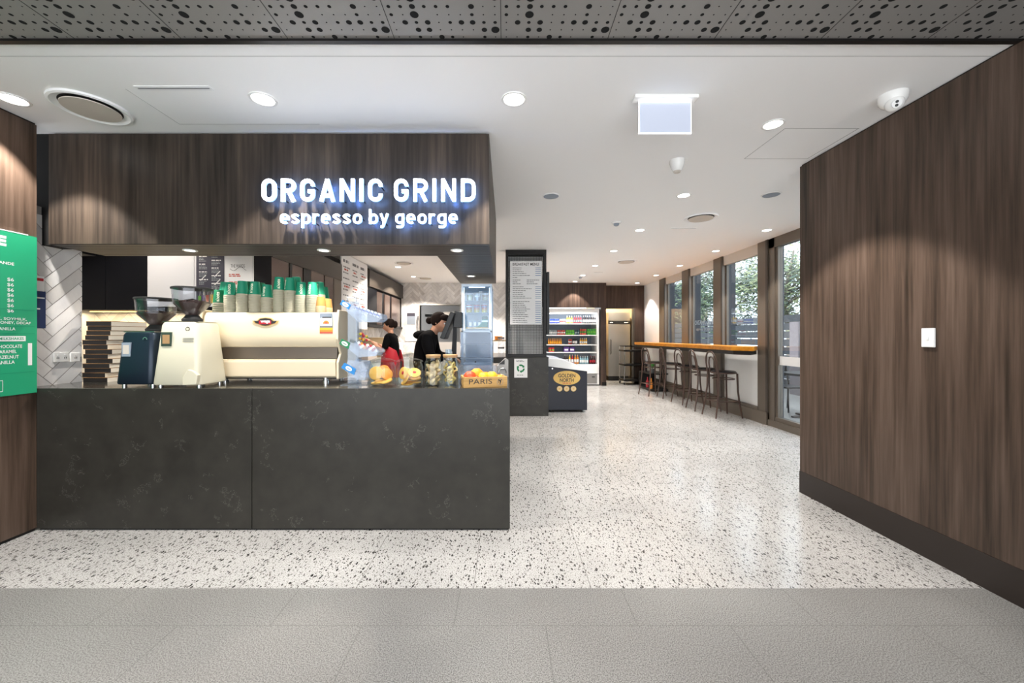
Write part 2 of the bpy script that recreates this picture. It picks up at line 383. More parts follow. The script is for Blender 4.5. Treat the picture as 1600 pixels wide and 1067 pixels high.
# perforated metal ceiling over the forecourt
m = MB(); TW = .531; y_edge = 1.944
m.box(-6, 4.2, -1.3, y_edge, CEIL, CEIL+.12, 'panel_grey')
rnd = random.Random(3); P_ = .0531; Q_ = .0445
holes = []
for i in range(10):
    for j in range(24):
        t = rnd.random(); r = .0 if t < .22 else (.0035 if t < .58 else (.0085 if t < .76 else (.0135 if t < .92 else .020)))
        if r: holes.append((i*P_+.026, j*Q_+.005, r))
x_first = WX(783, 1.944)
for n_ in range(-12, 7):
    x0 = x_first+n_*TW
    m.box(x0-.0015, x0+.0015, -1.3, y_edge, CEIL-.0012, CEIL, 'black')
    if -7 <= n_ <= 5:
        for hx, hy, r in holes:
            y = y_edge-.006-hy
            disc(m, Matrix.Identity(4), x0+hx, y, r, 'hole', CEIL-.001, 14)
m.build('ceiling', fix=False, **S)
MB().box(-3.5, 2.62, y_edge, YF, CEIL-.012, CEIL+.1, 'black_metal').build('trim_1', **S)
# right wall
m = MB().prism([(2.556, 3.39), (2.61, -1.2), (4.2, -1.2), (4.2, 3.39)], 0, CEIL-.012, 'dark_wood')
m.build('wall_right', **S)
MB().prism([(2.552, 3.393), (2.606, -1.2), (2.62, -1.2), (2.57, 3.393)], 0, .188, 'base_dark').build('baseboard_right', **S)
MB().prism([(2.566, 3.38), (2.62, -1.2), (4.2, -1.2), (4.2, 3.38)], CEIL-.012, CEIL, 'gap_black').build('trim_2', **S)
# left wall
MB().box(-3.6, -3.27, -1.2, 2.722, .02, CEIL-.012, 'dark_wood').build('wall_left', **S)
MB().box(-3.6, -3.278, -1.2, 2.72, 0, .02, 'gap_black').box(-3.6, -3.278, -1.2, 2.72, CEIL-.012, CEIL, 'gap_black').build('trim_3', **S)
m = MB().box(-3.65, -3.4, 2.722, 3.13, 0, 2.3, 'grout')
herringbone(m, at(-3.4, 2.722, .99, '+x'), .408, 1.25, .34, .085, .0045)
m.build('wall_left', fix=False, **S)
MB().box(-5.2, -5.0, 3.13, 4.9, 0, CEIL, 'ceiling_white').build('wall_left', **S); MB().box(-5.2, -3.65, 3.0, 3.13, 0, CEIL, 'ceiling_white').build('wall_left', **S)
m = MB().box(-5.2, -3.2, 4.75, 4.9, 0, CEIL, 'grout'); herringbone(m, at(-5, 4.75, .9), 2.1, .9)
m.build('wall_back', fix=False, **S)
m = MB().box(-3.35, -3.2, 4.9, 10.75, 0, CEIL, 'grout'); herringbone(m, at(-3.2, 4.9, .85, '-x') @ Matrix.Translation((-5.85, 0, 0)) if False else at(-3.2, 4.9, .85, '+x'), 5.85, .8)
m.build('wall_left', fix=False, **S)
# kitchen back wall with a pass opening
ox0, ox1, oz0, oz1 = WX(656.5, 10.75), WX(719, 10.75), 1.2, WZ(477, 10.75)
m = MB().box(-3.35, ox0, 10.75, 10.9, 0, CEIL, 'grout').box(ox1, .9, 10.75, 10.9, 0, CEIL, 'grout').box(ox0, ox1, 10.75, 10.9, oz1, CEIL, 'grout').box(ox0, ox1, 10.75, 10.9, 0, oz0, 'grout')
herringbone(m, at(-3.2, 10.75, .9), ox0+3.2, CEIL-.9)
herringbone(m, at(ox0, 10.75, oz1), ox1-ox0, CEIL-oz1)
herringbone(m, at(ox1, 10.75, .9), .9-ox1, CEIL-.9)
m.build('wall_back', fix=False, **S)
m = MB().box(ox0-.03, ox0, 10.7, 10.9, oz0, oz1+.03, 'steel').box(ox1, ox1+.03, 10.7, 10.9, oz0, oz1+.03, 'steel').box(ox0, ox1, 10.7, 10.9, oz1, oz1+.03, 'steel')
m.build('trim_4', **S)
MB().box(-3.4, .9, 12.5, 12.6, 0, CEIL, 'panel_grey').build('wall_back', **S)
# far dark wood wall with the two refrigerator niches
fx0, fx1, fz1 = 1.0, WX(939, 10.75), WZ(480, 10.75)
m = MB().box(.9, fx0, 10.75, 10.95, 0, CEIL, 'far_wood').box(fx0, fx1, 10.75, 10.95, fz1, CEIL, 'far_wood').box(fx1, 2.77, 10.75, 11.5, 0, CEIL-.0, 'far_wood')
m.build('wall_back', **S)
MB().box(fx1+.03, 2.775, 10.744, 11.35, 0, .1, 'gap_black').build('baseboard_back', **S)
nx1, nz1 = WX(991.5, 11.35), WZ(481, 11.35)
m = MB().box(2.77, nx1, 11.35, 11.5, nz1, CEIL, 'far_wood').box(nx1, 4.2, 11.35, 11.5, 0, CEIL, 'far_wood')
m.build('wall_back', **S)
MB().box(nx1+.01, 4.1, 11.344, 11.35, 0, .1, 'gap_black').build('baseboard_back', **S)
for q_ in ((2.6, 4.2, 12.5, 12.6), (3.95, 4.1, 11.5, 12.5), (2.62, 2.77, 11.5, 12.5)): MB().box(*q_, 0, CEIL, 'kraft_light').build('wall_back', **S)
m = MB().box(nx1-.035, nx1, 11.32, 11.5, 0, nz1, 'bronze_dark').box(2.77, nx1, 11.34, 11.5, nz1-.02, nz1, 'bronze_dark').build('trim_5', **S)
# bulkhead over the counter
BZ, BT = 2.019, CEIL-.012
poly = [(-3.318, 2.835), (-.12, 2.835), (-.12, 4.92), (-.57, 4.92), (-.57, 3.24), (-3.318, 3.24)]
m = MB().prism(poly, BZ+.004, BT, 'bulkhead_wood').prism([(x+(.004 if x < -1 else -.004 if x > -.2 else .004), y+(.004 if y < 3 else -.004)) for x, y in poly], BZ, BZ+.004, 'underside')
k = 0
for y in [2.9+.055*i for i in range(6)]: m.box(-3.3, -.13, y, y+.002, BZ-.0008, BZ, 'gap_black')
for y in [3.26+.055*i for i in range(30)]: m.box(-.56, -.13, y, y+.002, BZ-.0008, BZ, 'gap_black')
m.build('wall_bulkhead', **S)
MB().prism([(x+(.02 if x < -.5 else -.02), y+.02) for x, y in poly], BT, CEIL, 'gap_black').build('trim_6', **S)  # shadow gap over the bulkhead, its shade put in as black
MB().box(-3.64, -3.32, 2.86, 2.99, BZ, CEIL, 'gap_black').build('trim_7', **S)  # black box standing in for the shade in the gap beside the bulkhead
MB().box(-5.0, -3.4, 3.13, 3.24, BZ, CEIL, 'cabinet_black').build('wall_left', **S)

# ---- window wall (x = 4.03)
XW = 4.03
def ZW(px): return XW*F/(px-CX)
cols = [(ZW(1040.3), ZW(1031)), (ZW(1078.7), ZW(1066.5)), (ZW(1130.6), ZW(1116)), (5.96, ZW(1185.6))]
m = MB().box(XW, XW+.15, ZW(1031), 11.35, 0, CEIL, 'ceiling_white'); m.build('wall_right', **S)
for i, (a, b) in enumerate(cols):
    m = MB().box(XW-.02, XW+.10, a, b, 0, CEIL, 'bronze').box(XW-.03, XW-.02, a, a+.05, 0, CEIL, 'bronze_dark')
    m.box(XW+.10, XW+.24, a+.03, b-.03, 0, CEIL, 'charcoal_fin'); m.build('trim_%d' % (8+i), **S)
spans = [(cols[0][0], cols[1][1]), (cols[1][0], cols[2][1]), (cols[2][0], cols[3][1])]
HZ, SZ = 2.668, 1.13
for i, (b, a) in enumerate(spans):
    fr = MB().box(XW+.0, XW+.09, a, b, HZ, CEIL, 'diffuser').box(XW+.04, XW+.08, a, b, SZ, SZ+.03, 'bronze').box(XW+.04, XW+.08, a, a+.03, SZ, HZ, 'bronze').box(XW+.04, XW+.08, b-.03, b, SZ, HZ, 'bronze').build('window_%d' % (3-i), **S)
    MB().box(XW+.055, XW+.061, a+.03, b-.03, SZ+.03, HZ, 'window_glass').build('window_pane', parent=fr)
    MB().box(XW+.02, XW+.08, a, b, .22, SZ, 'white_gloss').build('spandrel_panel', parent=fr)
MB().box(XW-.05, XW+.1, 5.96, 11.35, 0, .19, 'bronze').box(XW-.03, XW+.02, 6.2, 11.35, .19, .235, 'bronze').build('baseboard_right', **S)
# door / full-height glazed panel beside it
d0, d1 = 3.39, 5.96
fr = MB().box(XW-.01, XW+.09, d1-.12, d1-.0, 0, CEIL, 'bronze').box(XW-.03, XW+.09, d0, d1, 0, .09, 'bronze').box(XW+.0, XW+.08, d0, d1, .09, .15, 'bronze')
fr.box(XW-.01, XW+.09, d0, d1, 2.69, CEIL, 'bronze').box(XW+.01, XW+.08, d1-.17, d1-.12, .1, 2.69, 'bronze')
fr = fr.build('door_1', **S)
MB().box(XW+.04, XW+.048, d0, d1-.17, .15, 2.69, 'window_glass').build('door_glass', parent=fr)
MB().box(XW+.034, XW+.037, d0, d1-.17, .93, 1.06, 'white').build('safety_strip', parent=fr, label='white safety strip across the glass')
m = MB()
T = at(XW+.05, ZW(1078.7)-.02, 1.56, '-x')
for t_, y_, h_ in (('ORGANIC GRIND', .11, .1), ('espresso by george', 0, .07)):
    # vinyl lettering on the outside of the glass, so it reads mirrored from the room
    TT = Matrix.Translation((XW+.066, 7.62, 1.54+y_)) @ BASIS['-x']
    pass
TT = Matrix.Translation((XW+.066, 8.45, 1.60)) @ BASIS['-x']
t = thing('window_lettering', 'small white cafe name lettering on the second window', 'lettering'); add_text(m, 'ORGANIC GRIND', 'white', TT, .8, .10, .02); m.build('name_line', t, fix=False); m = MB(); add_text(m, 'espresso by george', 'white', TT @ Matrix.Translation((.06, -.14, 0)), .66, .08, .01)
m.build('espresso_line', t, fix=False)

# ---- ceiling fittings
def bar_label(base): return base
lights = []
def downlight(x, y, z, label, group, e=42, r=.055, color=(1, .95, .88), cone=86):
    t = thing('downlight', label, 'downlight', (x, y, z), 0, group)
    MB().lathe([(r, -.002), (r+.004, -.006), (r+.016, -.006), (r+.018, 0)], 'white_gloss', n=24, cap=False).build('trim_ring', t)
    MB().cyl((0, 0, -.003), r, .002, 'lamp_on', n=24).build('lens', t)
    spot('light', (0, 0, -.02), e*1.6, color, cone, .22, .035, t)
    return t
names = ['over the paved edge']
for px, lab in ((20, 'leftmost'), (411, 'middle'), (803, 'rightmost')):
    downlight(WX(px, 2.44), 2.44, CEIL, 'round ceiling downlight, the %s of the three in front of the dark bulkhead' % lab, 'front row of downlights', 46, .062)
ordn = ['first', 'second', 'third', 'fourth', 'fifth', 'sixth', 'farthest']
for i, y in enumerate((2.73, 4.10, 5.44, 6.76, 8.16, 9.44, 10.5)):
    downlight(1.87, y, CEIL, 'round downlight, %s from the front in the row down the middle of the cafe ceiling' % ordn[i], 'middle row of downlights', 46 if i == 0 else 36)
for i, y in enumerate((5.44, 6.76, 8.16, 9.44, 10.8)):
    downlight(3.64, y, CEIL, 'round downlight, %s from the front in the row over the window bar' % (ordn[i] if i < 4 else 'farthest'), 'window row of downlights', 30)
for i, (x, y, e_) in enumerate(((-2.29, 8.31, 42), (-2.28, 9.64, 75), (-1.3, 5.4, 45), (-.7, 9.2, 85), (-3.9, 3.7, 16), (-1.7, 4.0, 30))):
    if i < 2: downlight(x, y, CEIL, 'round kitchen ceiling downlight %s' % ('nearer the menu whiteboard', 'nearer the back wall')[i], 'kitchen downlights', e_, color=(1, .88, .76), cone=135)
    else:
        downlight(x, y, CEIL, 'unseen round downlight added to light the kitchen, '+('over the till aisle', 'behind the display fridge', 'over the far left corner', 'behind the coffee machine')[i-2], 'unseen added kitchen downlights', e_, color=(1, .9, .8), cone=125)  # unseen lamps added to brighten the kitchen and its back wall
for px, y, lab in ((297, 3.02, 'leftmost, above the coffee grinders'), (506, 3.02, 'middle, above the coffee machine'), (714, 3.02, 'right front, above the cookie jars'), (736, 4.30, 'rear, above the glass display fridge')):
    downlight(WX(px, y), y, BZ, 'small bright downlight under the bulkhead, %s' % lab, 'bulkhead downlights', 7, .032, (1, .96, .9))
def diffuser(x, y, D, label):
    t = thing('round_air_diffuser', label, 'air diffuser', (x, y, CEIL))
    MB().lathe([(D*.5, 0), (D*.495, -.012), (D*.46, -.016), (D*.41, -.004), (D*.37, .0)], 'ceiling_white', n=48, cap=False).build('outer_ring', t)
    MB().cyl((0, 0, -.003), D*.375, .002, 'black', n=48).build('throat', t)
    MB().lathe([(D*.30, -.0045), (D*.36, -.014), (D*.355, -.019), (0.001, -.021)], 'diffuser', n=48, cap=False).build('centre_plate', t)
diffuser(WX(143, 2.53), 2.53, .40, 'large round beige air diffuser at the front left of the ceiling')
diffuser(WX(1095, 4.87), 4.87, .40, 'round beige air diffuser in the ceiling between the window row and middle row of lights')
diffuser(WX(978.5, 7.71), 7.71, .42, 'round warm beige air diffuser in the far ceiling above the menu pillar side')
for x, y, lab in ((WX(631, 7.88), 7.88, 'round white diffuser in the kitchen ceiling nearer the front'), (WX(664.6, 9.91), 9.91, 'round white diffuser in the kitchen ceiling by the back wall')):
    diffuser(x, y, .38, lab)
for px, py, Z, lab in ((861, 306, 4.12, 'flat round grey ceiling speaker left of the motion sensor'), (1205, 304, 4.08, 'flat round grey ceiling speaker near the right-hand wood wall')):
    o = MB().lathe([(.092, 0), (.090, -.006), (.08, -.007)], 'white', n=32, cap=False).lathe([(.08, -.005), (.0005, -.0065)], 'bin_grey', n=32, cap=False).build('ceiling_speaker', loc=(WX(px, Z), Z, CEIL), label=lab, cat='speaker')
x = WX(1058, 3.29)
t = thing('motion_sensor', 'white cone-shaped motion sensor on the ceiling below the exit light', 'motion sensor', (x, 3.29, CEIL))
MB().lathe([(.060, 0), (.060, -.02), (.052, -.05), (.036, -.085), (.030, -.09)], 'white_gloss', n=28).build('housing', t)
MB().lathe([(.030, -.0905), (.026, -.102), (.012, -.108), (.001, -.109)], 'diffuser', n=24, cap=False).build('sensor_lens', t)
for px, py, lab in ((963, 351, 'small white smoke detector left of a downlight in the cafe ceiling'), (907, 436, 'tiny smoke detector at the far end of the ceiling')):
    Z = 1.485*F/(526-py+4); t = thing('smoke_detector', lab, 'smoke detector', (WX(px, Z), Z, CEIL))
    MB().lathe([(.062, 0), (.060, -.015), (.045, -.02)], 'white_gloss', n=24).build('base', t)
    MB().lathe([(.036, -.02), (.034, -.042), (.02, -.05), (.001, -.051)], 'bin_grey', n=24, cap=False).build('sensor_chamber', t)
Z = 2.40; xc = WX(1395, Z)
t = thing('security_camera', 'white turret security camera on the ceiling beside the right wood wall', 'security camera', (xc, Z, CEIL))
MB().lathe([(.072, 0), (.072, -.012), (.068, -.04), (.055, -.062), (.03, -.075)], 'white_gloss', n=36).build('base', t)
Mh = Matrix.Translation((-.012, -.022, -.065)) @ Matrix.Rotation(R(28), 4, 'X') @ Matrix.Rotation(R(20), 4, 'Y')
MB().ball((0, 0, 0), .05, 'white_gloss', 3, M=Mh, sq=(1, 1, 1)).build('camera_ball', t, loc=(-.012, -.022, -.065)) if False else MB().ball((-.012, -.022, -.065), .047, 'white_gloss', 3).build('camera_ball', t)
dirv = Vector((-.45, -.75, -.42)).normalized(); q = dirv.to_track_quat('Z', 'Y').to_matrix().to_4x4(); Mb = Matrix.Translation(Vector((-.012, -.022, -.065))+dirv*.040) @ q
MB().cyl((0, 0, 0), .024, .009, 'white', n=24, M=Mb).cyl((.0, .010, .0092), .008, .001, 'black', n=16, M=Mb).cyl((0, -.010, .0092), .008, .001, 'black', n=16, M=Mb).build('lens_face', t)
# exit light
Z = 2.42; t = thing('exit_sign', 'blank edge-lit glass exit sign hanging from the ceiling, glowing pale blue', 'exit sign', (WX(1039, Z), Z, CEIL))
MB().box(-.196, .196, -.035, .03, -.022, 0, 'white_gloss').build('housing', t, bevel=.004)
MB().box(-.158, .158, -.004, .004, -.222, -.022, 'exit_face').build('sign_panel', t)
MB().box(-.162, -.158, -.005, .005, -.226, -.022, 'exit_edge').box(.158, .162, -.005, .005, -.226, -.022, 'exit_edge').box(-.162, .162, -.005, .005, -.226, -.222, 'exit_edge').box(-.158, .158, -.012, -.005, -.035, -.022, 'exit_edge').build('glowing_edge', t)
# wall plates
def switch(px, py, label):
    X = 2.572; Z = X*F/(px-CX); Z = 2.58*F/(px-CX); X = 2.556+(3.39-Z)*.0118
    t = thing('light_switch', label, 'light switch', (X, Z, WZ(py, Z)), -R(.7))
    MB().box(-.014, 0, -.036, .036, -.058, .058, 'white_gloss').build('plate', t, bevel=.004)
    MB().box(-.018, -.012, -.008, .008, -.014, .014, 'white').build('rocker', t, bevel=.002)
switch(1455.5, 527.5, 'white wall switch plate on the dark wood wall at the right')
# ================================================================== counter, sign, menu board
t = thing('service_counter', 'long dark stone service counter with two front slabs and an L-shaped return', 'counter', (0, 0, 0))
J = WX(393.5, 2.722)
MB().box(-3.27, J-.0025, 2.722, 2.745, .012, CT-.001, 'dark_stone').build('front_slab', t, bevel=.002)
MB().box(J+.0025, .03, 2.722, 2.745, .012, CT-.001, 'dark_stone').build('front_slab', t, bevel=.002)
MB().prism([(-3.40, 2.7245), (.0295, 2.7245), (.0295, 5.3), (-.62, 5.3), (-.62, 3.45), (-3.40, 3.45)], CT-.02, CT, 'bench_stone' if 'bench_stone' in MATS else 'dark_stone').build('benchtop', t, bevel=.002)
MB().prism([(-3.268, 2.747), (.028, 2.747), (.028, 5.28), (-.60, 5.28), (-.60, 3.43), (-3.268, 3.43)], .012, CT-.022, 'dark_stone').build('carcass', t)
MB().box(-3.26, .02, 2.735, 2.76, 0, .012, 'gap_black').build('plinth', t)

# illuminated lettering
SY = 2.795
t = thing('illuminated_sign', 'glowing white ORGANIC GRIND espresso by george lettering on the dark bulkhead', 'sign', (0, 0, 0))
def arc(cx_, cy_, rx, ry, a0, a1, n=9): return [(cx_+rx*math.cos(R(a0+(a1-a0)*i/(n-1))), cy_+ry*math.sin(R(a0+(a1-a0)*i/(n-1)))) for i in range(n)]
def smooth(pts, n=5):
    out = []
    for i in range(len(pts)-1):
        p0, p1, p2, p3 = pts[max(i-1, 0)], pts[i], pts[i+1], pts[min(i+2, len(pts)-1)]
        for k in range(n):
            t_ = k/n; out.append(tuple(.5*(2*p1[j]+(p2[j]-p0[j])*t_+(2*p0[j]-5*p1[j]+4*p2[j]-p3[j])*t_*t_+(3*p1[j]-p0[j]-3*p2[j]+p3[j])*t_**3) for j in (0, 1)))
    return out+[pts[-1]]
oU = arc(.31, .69, .23, .23, 0, 180)+arc(.31, .31, .23, .23, 180, 360); oL = arc(.28, .42, .205, .205, 0, 180)+arc(.28, .28, .205, .205, 180, 360)
GL = {   # stroke paths; capital height 1, small letters .7; (width, [paths]) closed when first == last
 'O': (.62, [oU+oU[:1]]), 'I': (.16, [[(.08, 0), (.08, 1)]]), 'N': (.64, [[(.08, 0), (.08, 1)], [(.56, 0), (.56, 1)], [(.09, .96), (.55, .04)]]),
 'R': (.62, [[(.08, 0), (.08, 1)], [(.08, .92), (.33, .92)]+arc(.33, .70, .22, .22, 90, -90)+[(.33, .48), (.08, .48)], [(.32, .47), (.54, 0)]]),
 'G': (.62, [[(.54, .68)]+arc(.31, .69, .23, .23, 0, 180)+arc(.31, .31, .23, .23, 180, 360)+[(.54, .31), (.54, .45), (.33, .45)]]),
 'C': (.60, [[(.54, .66)]+arc(.31, .69, .23, .23, 0, 180)+arc(.31, .31, .23, .23, 180, 360)+[(.54, .34)]]),
 'A': (.66, [[(.07, 0), (.33, .98)], [(.59, 0), (.33, .98)], [(.15, .26), (.51, .26)]]),
 'D': (.63, [[(.08, 0), (.08, 1)], [(.08, .92), (.31, .92)]+arc(.31, .68, .24, .24, 90, 0)+arc(.31, .32, .24, .24, 0, -90)+[(.31, .08), (.08, .08)]]),
 'o': (.56, [oL+oL[:1]]), 'e': (.56, [[(.08, .34), (.485, .34)]+arc(.28, .42, .205, .205, 0, 180)+arc(.28, .28, .205, .205, 180, 310)]),
 'p': (.56, [oL+oL[:1], [(.075, .70), (.075, -.27)]]), 'b': (.56, [oL+oL[:1], [(.075, 1.0), (.075, 0)]]),
 's': (.50, [smooth([(.43, .55), (.26, .625), (.09, .51), (.25, .36), (.42, .21), (.25, .075), (.06, .15)])]),
 'r': (.40, [[(.075, 0), (.075, .70)], smooth([(.075, .42), (.13, .57), (.26, .625), (.37, .59)])]),
 'y': (.50, [[(.05, .70), (.25, .06)], [(.46, .70), (.25, .06), (.19, -.13), (.13, -.2), (.03, -.2)]]),
 'g': (.56, [oL+oL[:1], [(.485, .70), (.485, -.02)]+arc(.30, -.02, .185, .19, 0, -90)+[(.09, -.2)]])}
def stroke(m, path, hw_, P, y0, y1, flip=None):
    closed = path[0] == path[-1]; pts = [Vector(p) for p in (path[:-1] if closed else path)]
    pts = [p for i, p in enumerate(pts) if i == 0 or (p-pts[i-1]).length > 1e-4]; n = len(pts); Ls, Rs = [], []
    for i, p in enumerate(pts):
        a = pts[i-1] if (closed or i) else None; b_ = pts[(i+1) % n] if (closed or i < n-1) else None
        d1 = (p-a).normalized() if a is not None else (b_-p).normalized(); d2 = (b_-p).normalized() if b_ is not None else d1
        t_ = (d1+d2).normalized(); nn = Vector((-t_.y, t_.x)); k = hw_/max(.5, nn.dot(Vector((-d1.y, d1.x)))); Ls.append(p+nn*k); Rs.append(p-nn*k)
    fr = []; q = n if closed else n-1
    vs = [P(v, y0) for v in Ls]+[P(v, y0) for v in Rs]+[P(v, y1) for v in Ls]+[P(v, y1) for v in Rs]
    front = [(i, (i+1) % n, n+(i+1) % n, n+i) for i in range(q)]; back = [tuple(2*n+j for j in f[::-1]) for f in front]
    side = [(i, (i+1) % n, 2*n+(i+1) % n, 2*n+i) for i in range(q)]+[(n+i, n+(i+1) % n, 3*n+(i+1) % n, 3*n+i) for i in range(q)]
    if not closed: side += [(0, n, 3*n, 2*n), (n-1, 2*n-1, 4*n-1, 3*n-1)]
    m.faces(vs, front, 'sign_face'); k0 = len(m.bm.verts); m.faces(vs, side, 'sign_halo'); m.faces(vs, back, 'sign_back')
def letters(txt, px0, px1, py_top, py_bot, gap, space, hw_):
    yf, yb_ = SY-.035, SY-.018; x = 0; place = []
    for ch in txt:
        if ch == ' ': x += space; continue
        place.append((ch, x)); x += GL[ch][0]+gap
    tot = x-gap; wx0, wx1 = WX(px0, yf), WX(px1, yf); zt, zb = WZ(py_top, yf), WZ(py_bot, yf); sx = (wx1-wx0)/tot; sz = zt-zb
    for ch, x in place:
        m = MB()
        for p_ in GL[ch][1]: stroke(m, p_, hw_, lambda v, y: (wx0+(x+v[0])*sx, y, zb+v[1]*sz), yf, yb_)
        p_ = GL[ch][1][0][len(GL[ch][1][0])//2]; q_ = GL[ch][1][0][0]
        for u_ in (p_, q_): m.box(wx0+(x+u_[0])*sx-.003, wx0+(x+u_[0])*sx+.003, yb_-.002, 2.8355, zb+min(.9, max(.1, u_[1]))*sz-.003, zb+min(.9, max(.1, u_[1]))*sz+.003, 'black')
        m.build('letter', t, fix=True)
letters('ORGANIC GRIND', 408.5, 743, 279, 314.5, .21, .30, .078)
letters('espresso by george', 437, 715, 326.5, 349.5, .13, .30, .068)
# green drinks board on the left wall
t = thing('drinks_board', 'green drinks price board with white lettering on the left dark wood wall', 'menu board', (-3.27, 0, 0))
y1 = 2.714; zt, zb = 2.04, .963
MB().box(.001, .012, 1.75, y1, zb, zt, 'board_green').box(.001, .013, 1.75, y1-.05, zt, zt+.006, 'white').build('panel', t)
m = MB(); T0 = Matrix.Translation((.0125, 0, 0)) @ BASIS['+x']
def gy(px): return 3.258*F/(CX-px)
def gz(px, py): return WZ(py, gy(px))
def gtext(txt, pxr, pyt, pyb, width, bold=.012, pxl=None):
    y = gy(pxr); h = (pyb-pyt)*y/F
    add_text(m, txt, 'white', T0 @ Matrix.Translation((y, gz(pxr, pyb), 0)), width, h, bold, 'r')
gtext('E', 10, 369, 385, .055, .06)
gtext('GRANDE', 22, 410.5, 415, .115, .02)
for i in range(7): gtext('$6', 21.5, 434.5+i*8.05, 440.6+i*8.05, .034, .01)
gtext('MILK, SOYMILK,', 42, 497, 501.5, .20)
gtext('ICE, HONEY, DECAF', 48, 503, 507.5, .23)
gtext('VANILLA', 24, 511.5, 516, .10)
for i, (s_, r_) in enumerate((('CHOCOLATE', 34.5), ('CARAMEL', 26), ('HAZELNUT', 29.5), ('VANILLA', 23))): gtext(s_, r_, 538.2+i*8.2, 543.4+i*8.2, .036*len(s_)*.42)
ya, yb = gy(-60), gy(40)
rect(m, T0, ya, yb, gz(40, 533), gz(40, 525), 'white', .0002)
add_text(m, 'MILKSHAKES', 'board_green', T0 @ Matrix.Translation((gy(37), gz(37, 531), .0006)), .13, .018, .02, 'r')
rect(m, T0, gy(43.5), gy(50), gz(47, 570.5), gz(47, 536), 'white', .0002)
for a, b, c, d in ((-4, 4.5, 594, 595), (-4, 4.5, 611, 612)): rect(m, T0, gy(a), gy(b), gz(b, d), gz(b, c), 'white', .0002)
rect(m, T0, gy(3.6), gy(4.5), gz(4, 612), gz(4, 594), 'white', .0002)
for py in (485, 510, 521, 580): rect(m, T0, gy(-40), gy(54), gz(54, py+.6), gz(54, py), 'board_line' if 'board_line' in MATS else 'cup_green', .0001)
m.build('lettering', t, fix=False)
# notices on the tiled side wall
o = MB().box(0, .003, -.03, .03, -.055, .055, 'paper').box(.003, .0034, -.025, .025, .02, .04, 'red').build('notice', loc=(-3.3945, gy(64), WZ(440, gy(64))), label='small white notice with red print on the tiled side wall', cat='notice')
o.location.y = 3.39*F/(CX-62)
MB().box(0, .003, -.035, .035, -.135, .135, 'notice_navy').box(.003, .0034, -.028, .028, .08, .09, 'paper').box(.003, .0034, -.028, .0, -.0, .01, 'paper').build('notice', loc=(-3.3945, 3.39*F/(CX-63), WZ(483, 2.8)), label='tall dark blue notice on the tiled side wall', cat='notice')
for px, w_, lab in ((96, .10, 'double'), (118, .07, 'single')):
    Z = 3.388*F/(CX-px); t = thing('power_outlet', 'white %s power outlet on the marble tiled side wall' % lab, 'power outlet', (-3.396, Z, WZ(558, Z)))
    MB().box(0, .01, -w_/2, w_/2, -.036, .036, 'white_gloss').build('plate', t, bevel=.003)
    m = MB()
    for k in ([-.025, .025] if w_ > .08 else [0]): m.box(.010, .0108, k-.008, k-.004, -.012, 0, 'ink').box(.010, .0108, k+.004, k+.008, -.012, 0, 'ink').box(.010, .013, k-.006, k+.006, .012, .022, 'white')
    m.build('socket', t)

# ================================================================== kitchen fit-out
YC = 4.4
t = thing('wall_cabinet', 'black wall cabinet at the left above the pizza boxes', 'cabinet', (0, 0, 0))
xb = WX(230, YC); zb = WZ(484, YC)
MB().box(-4.98, xb, YC+.02, 4.75, zb, 2.45, 'cabinet_black').build('body', t)
MB().box(-4.98, (-4.98+xb)/2-.002, YC, YC+.019, zb, 2.45, 'cabinet_black').build('door', t, bevel=.002)
MB().box((-4.98+xb)/2+.002, xb-.001, YC, YC+.019, zb, 2.45, 'cabinet_black').build('door', t, bevel=.002)
t = thing('wall_cabinet', 'white wall cabinet behind the coffee grinders carrying the menu posters', 'cabinet', (0, 0, 0))
xw = WX(395, YC); zw = WZ(479, YC)
MB().box(xb+.001, xw, YC+.02, 4.75, zw-.05, 2.45, 'cabinet_black').build('body', t)
MB().box(xb+.002, WX(303, YC), YC, YC+.019, zw, 2.45, 'cabinet_white').build('door', t, bevel=.002)
MB().box(WX(303.7, YC), xw, YC, YC+.019, zw, 2.45, 'cabinet_white').build('door', t, bevel=.002)
MB().box(-4.9, -3.3, 4.60, 4.62, zb-.012, zb-.001, 'led_warm').build('light_strip', label='warm light strip under the wall cabinets', cat='light strip')
ld = bpy.data.lights.new('strip_light', 'AREA'); ld.shape = 'RECTANGLE'; ld.size = 1.7; ld.size_y = .02; ld.energy = 3.5; ld.color = (1, .76, .42)
lo = bpy.data.objects.new('strip_light', ld); COL.objects.link(lo); lo.location = (-4.1, 4.6, zb-.02)
MB().box(-4.99, -3.21, 4.45, 4.745, .86, .9, 'steel').box(-4.99, -3.21, 4.47, 4.745, 0, .86, 'cabinet_white').build('back_bench', label='low steel topped back bench under the tiled splashback', cat='bench')
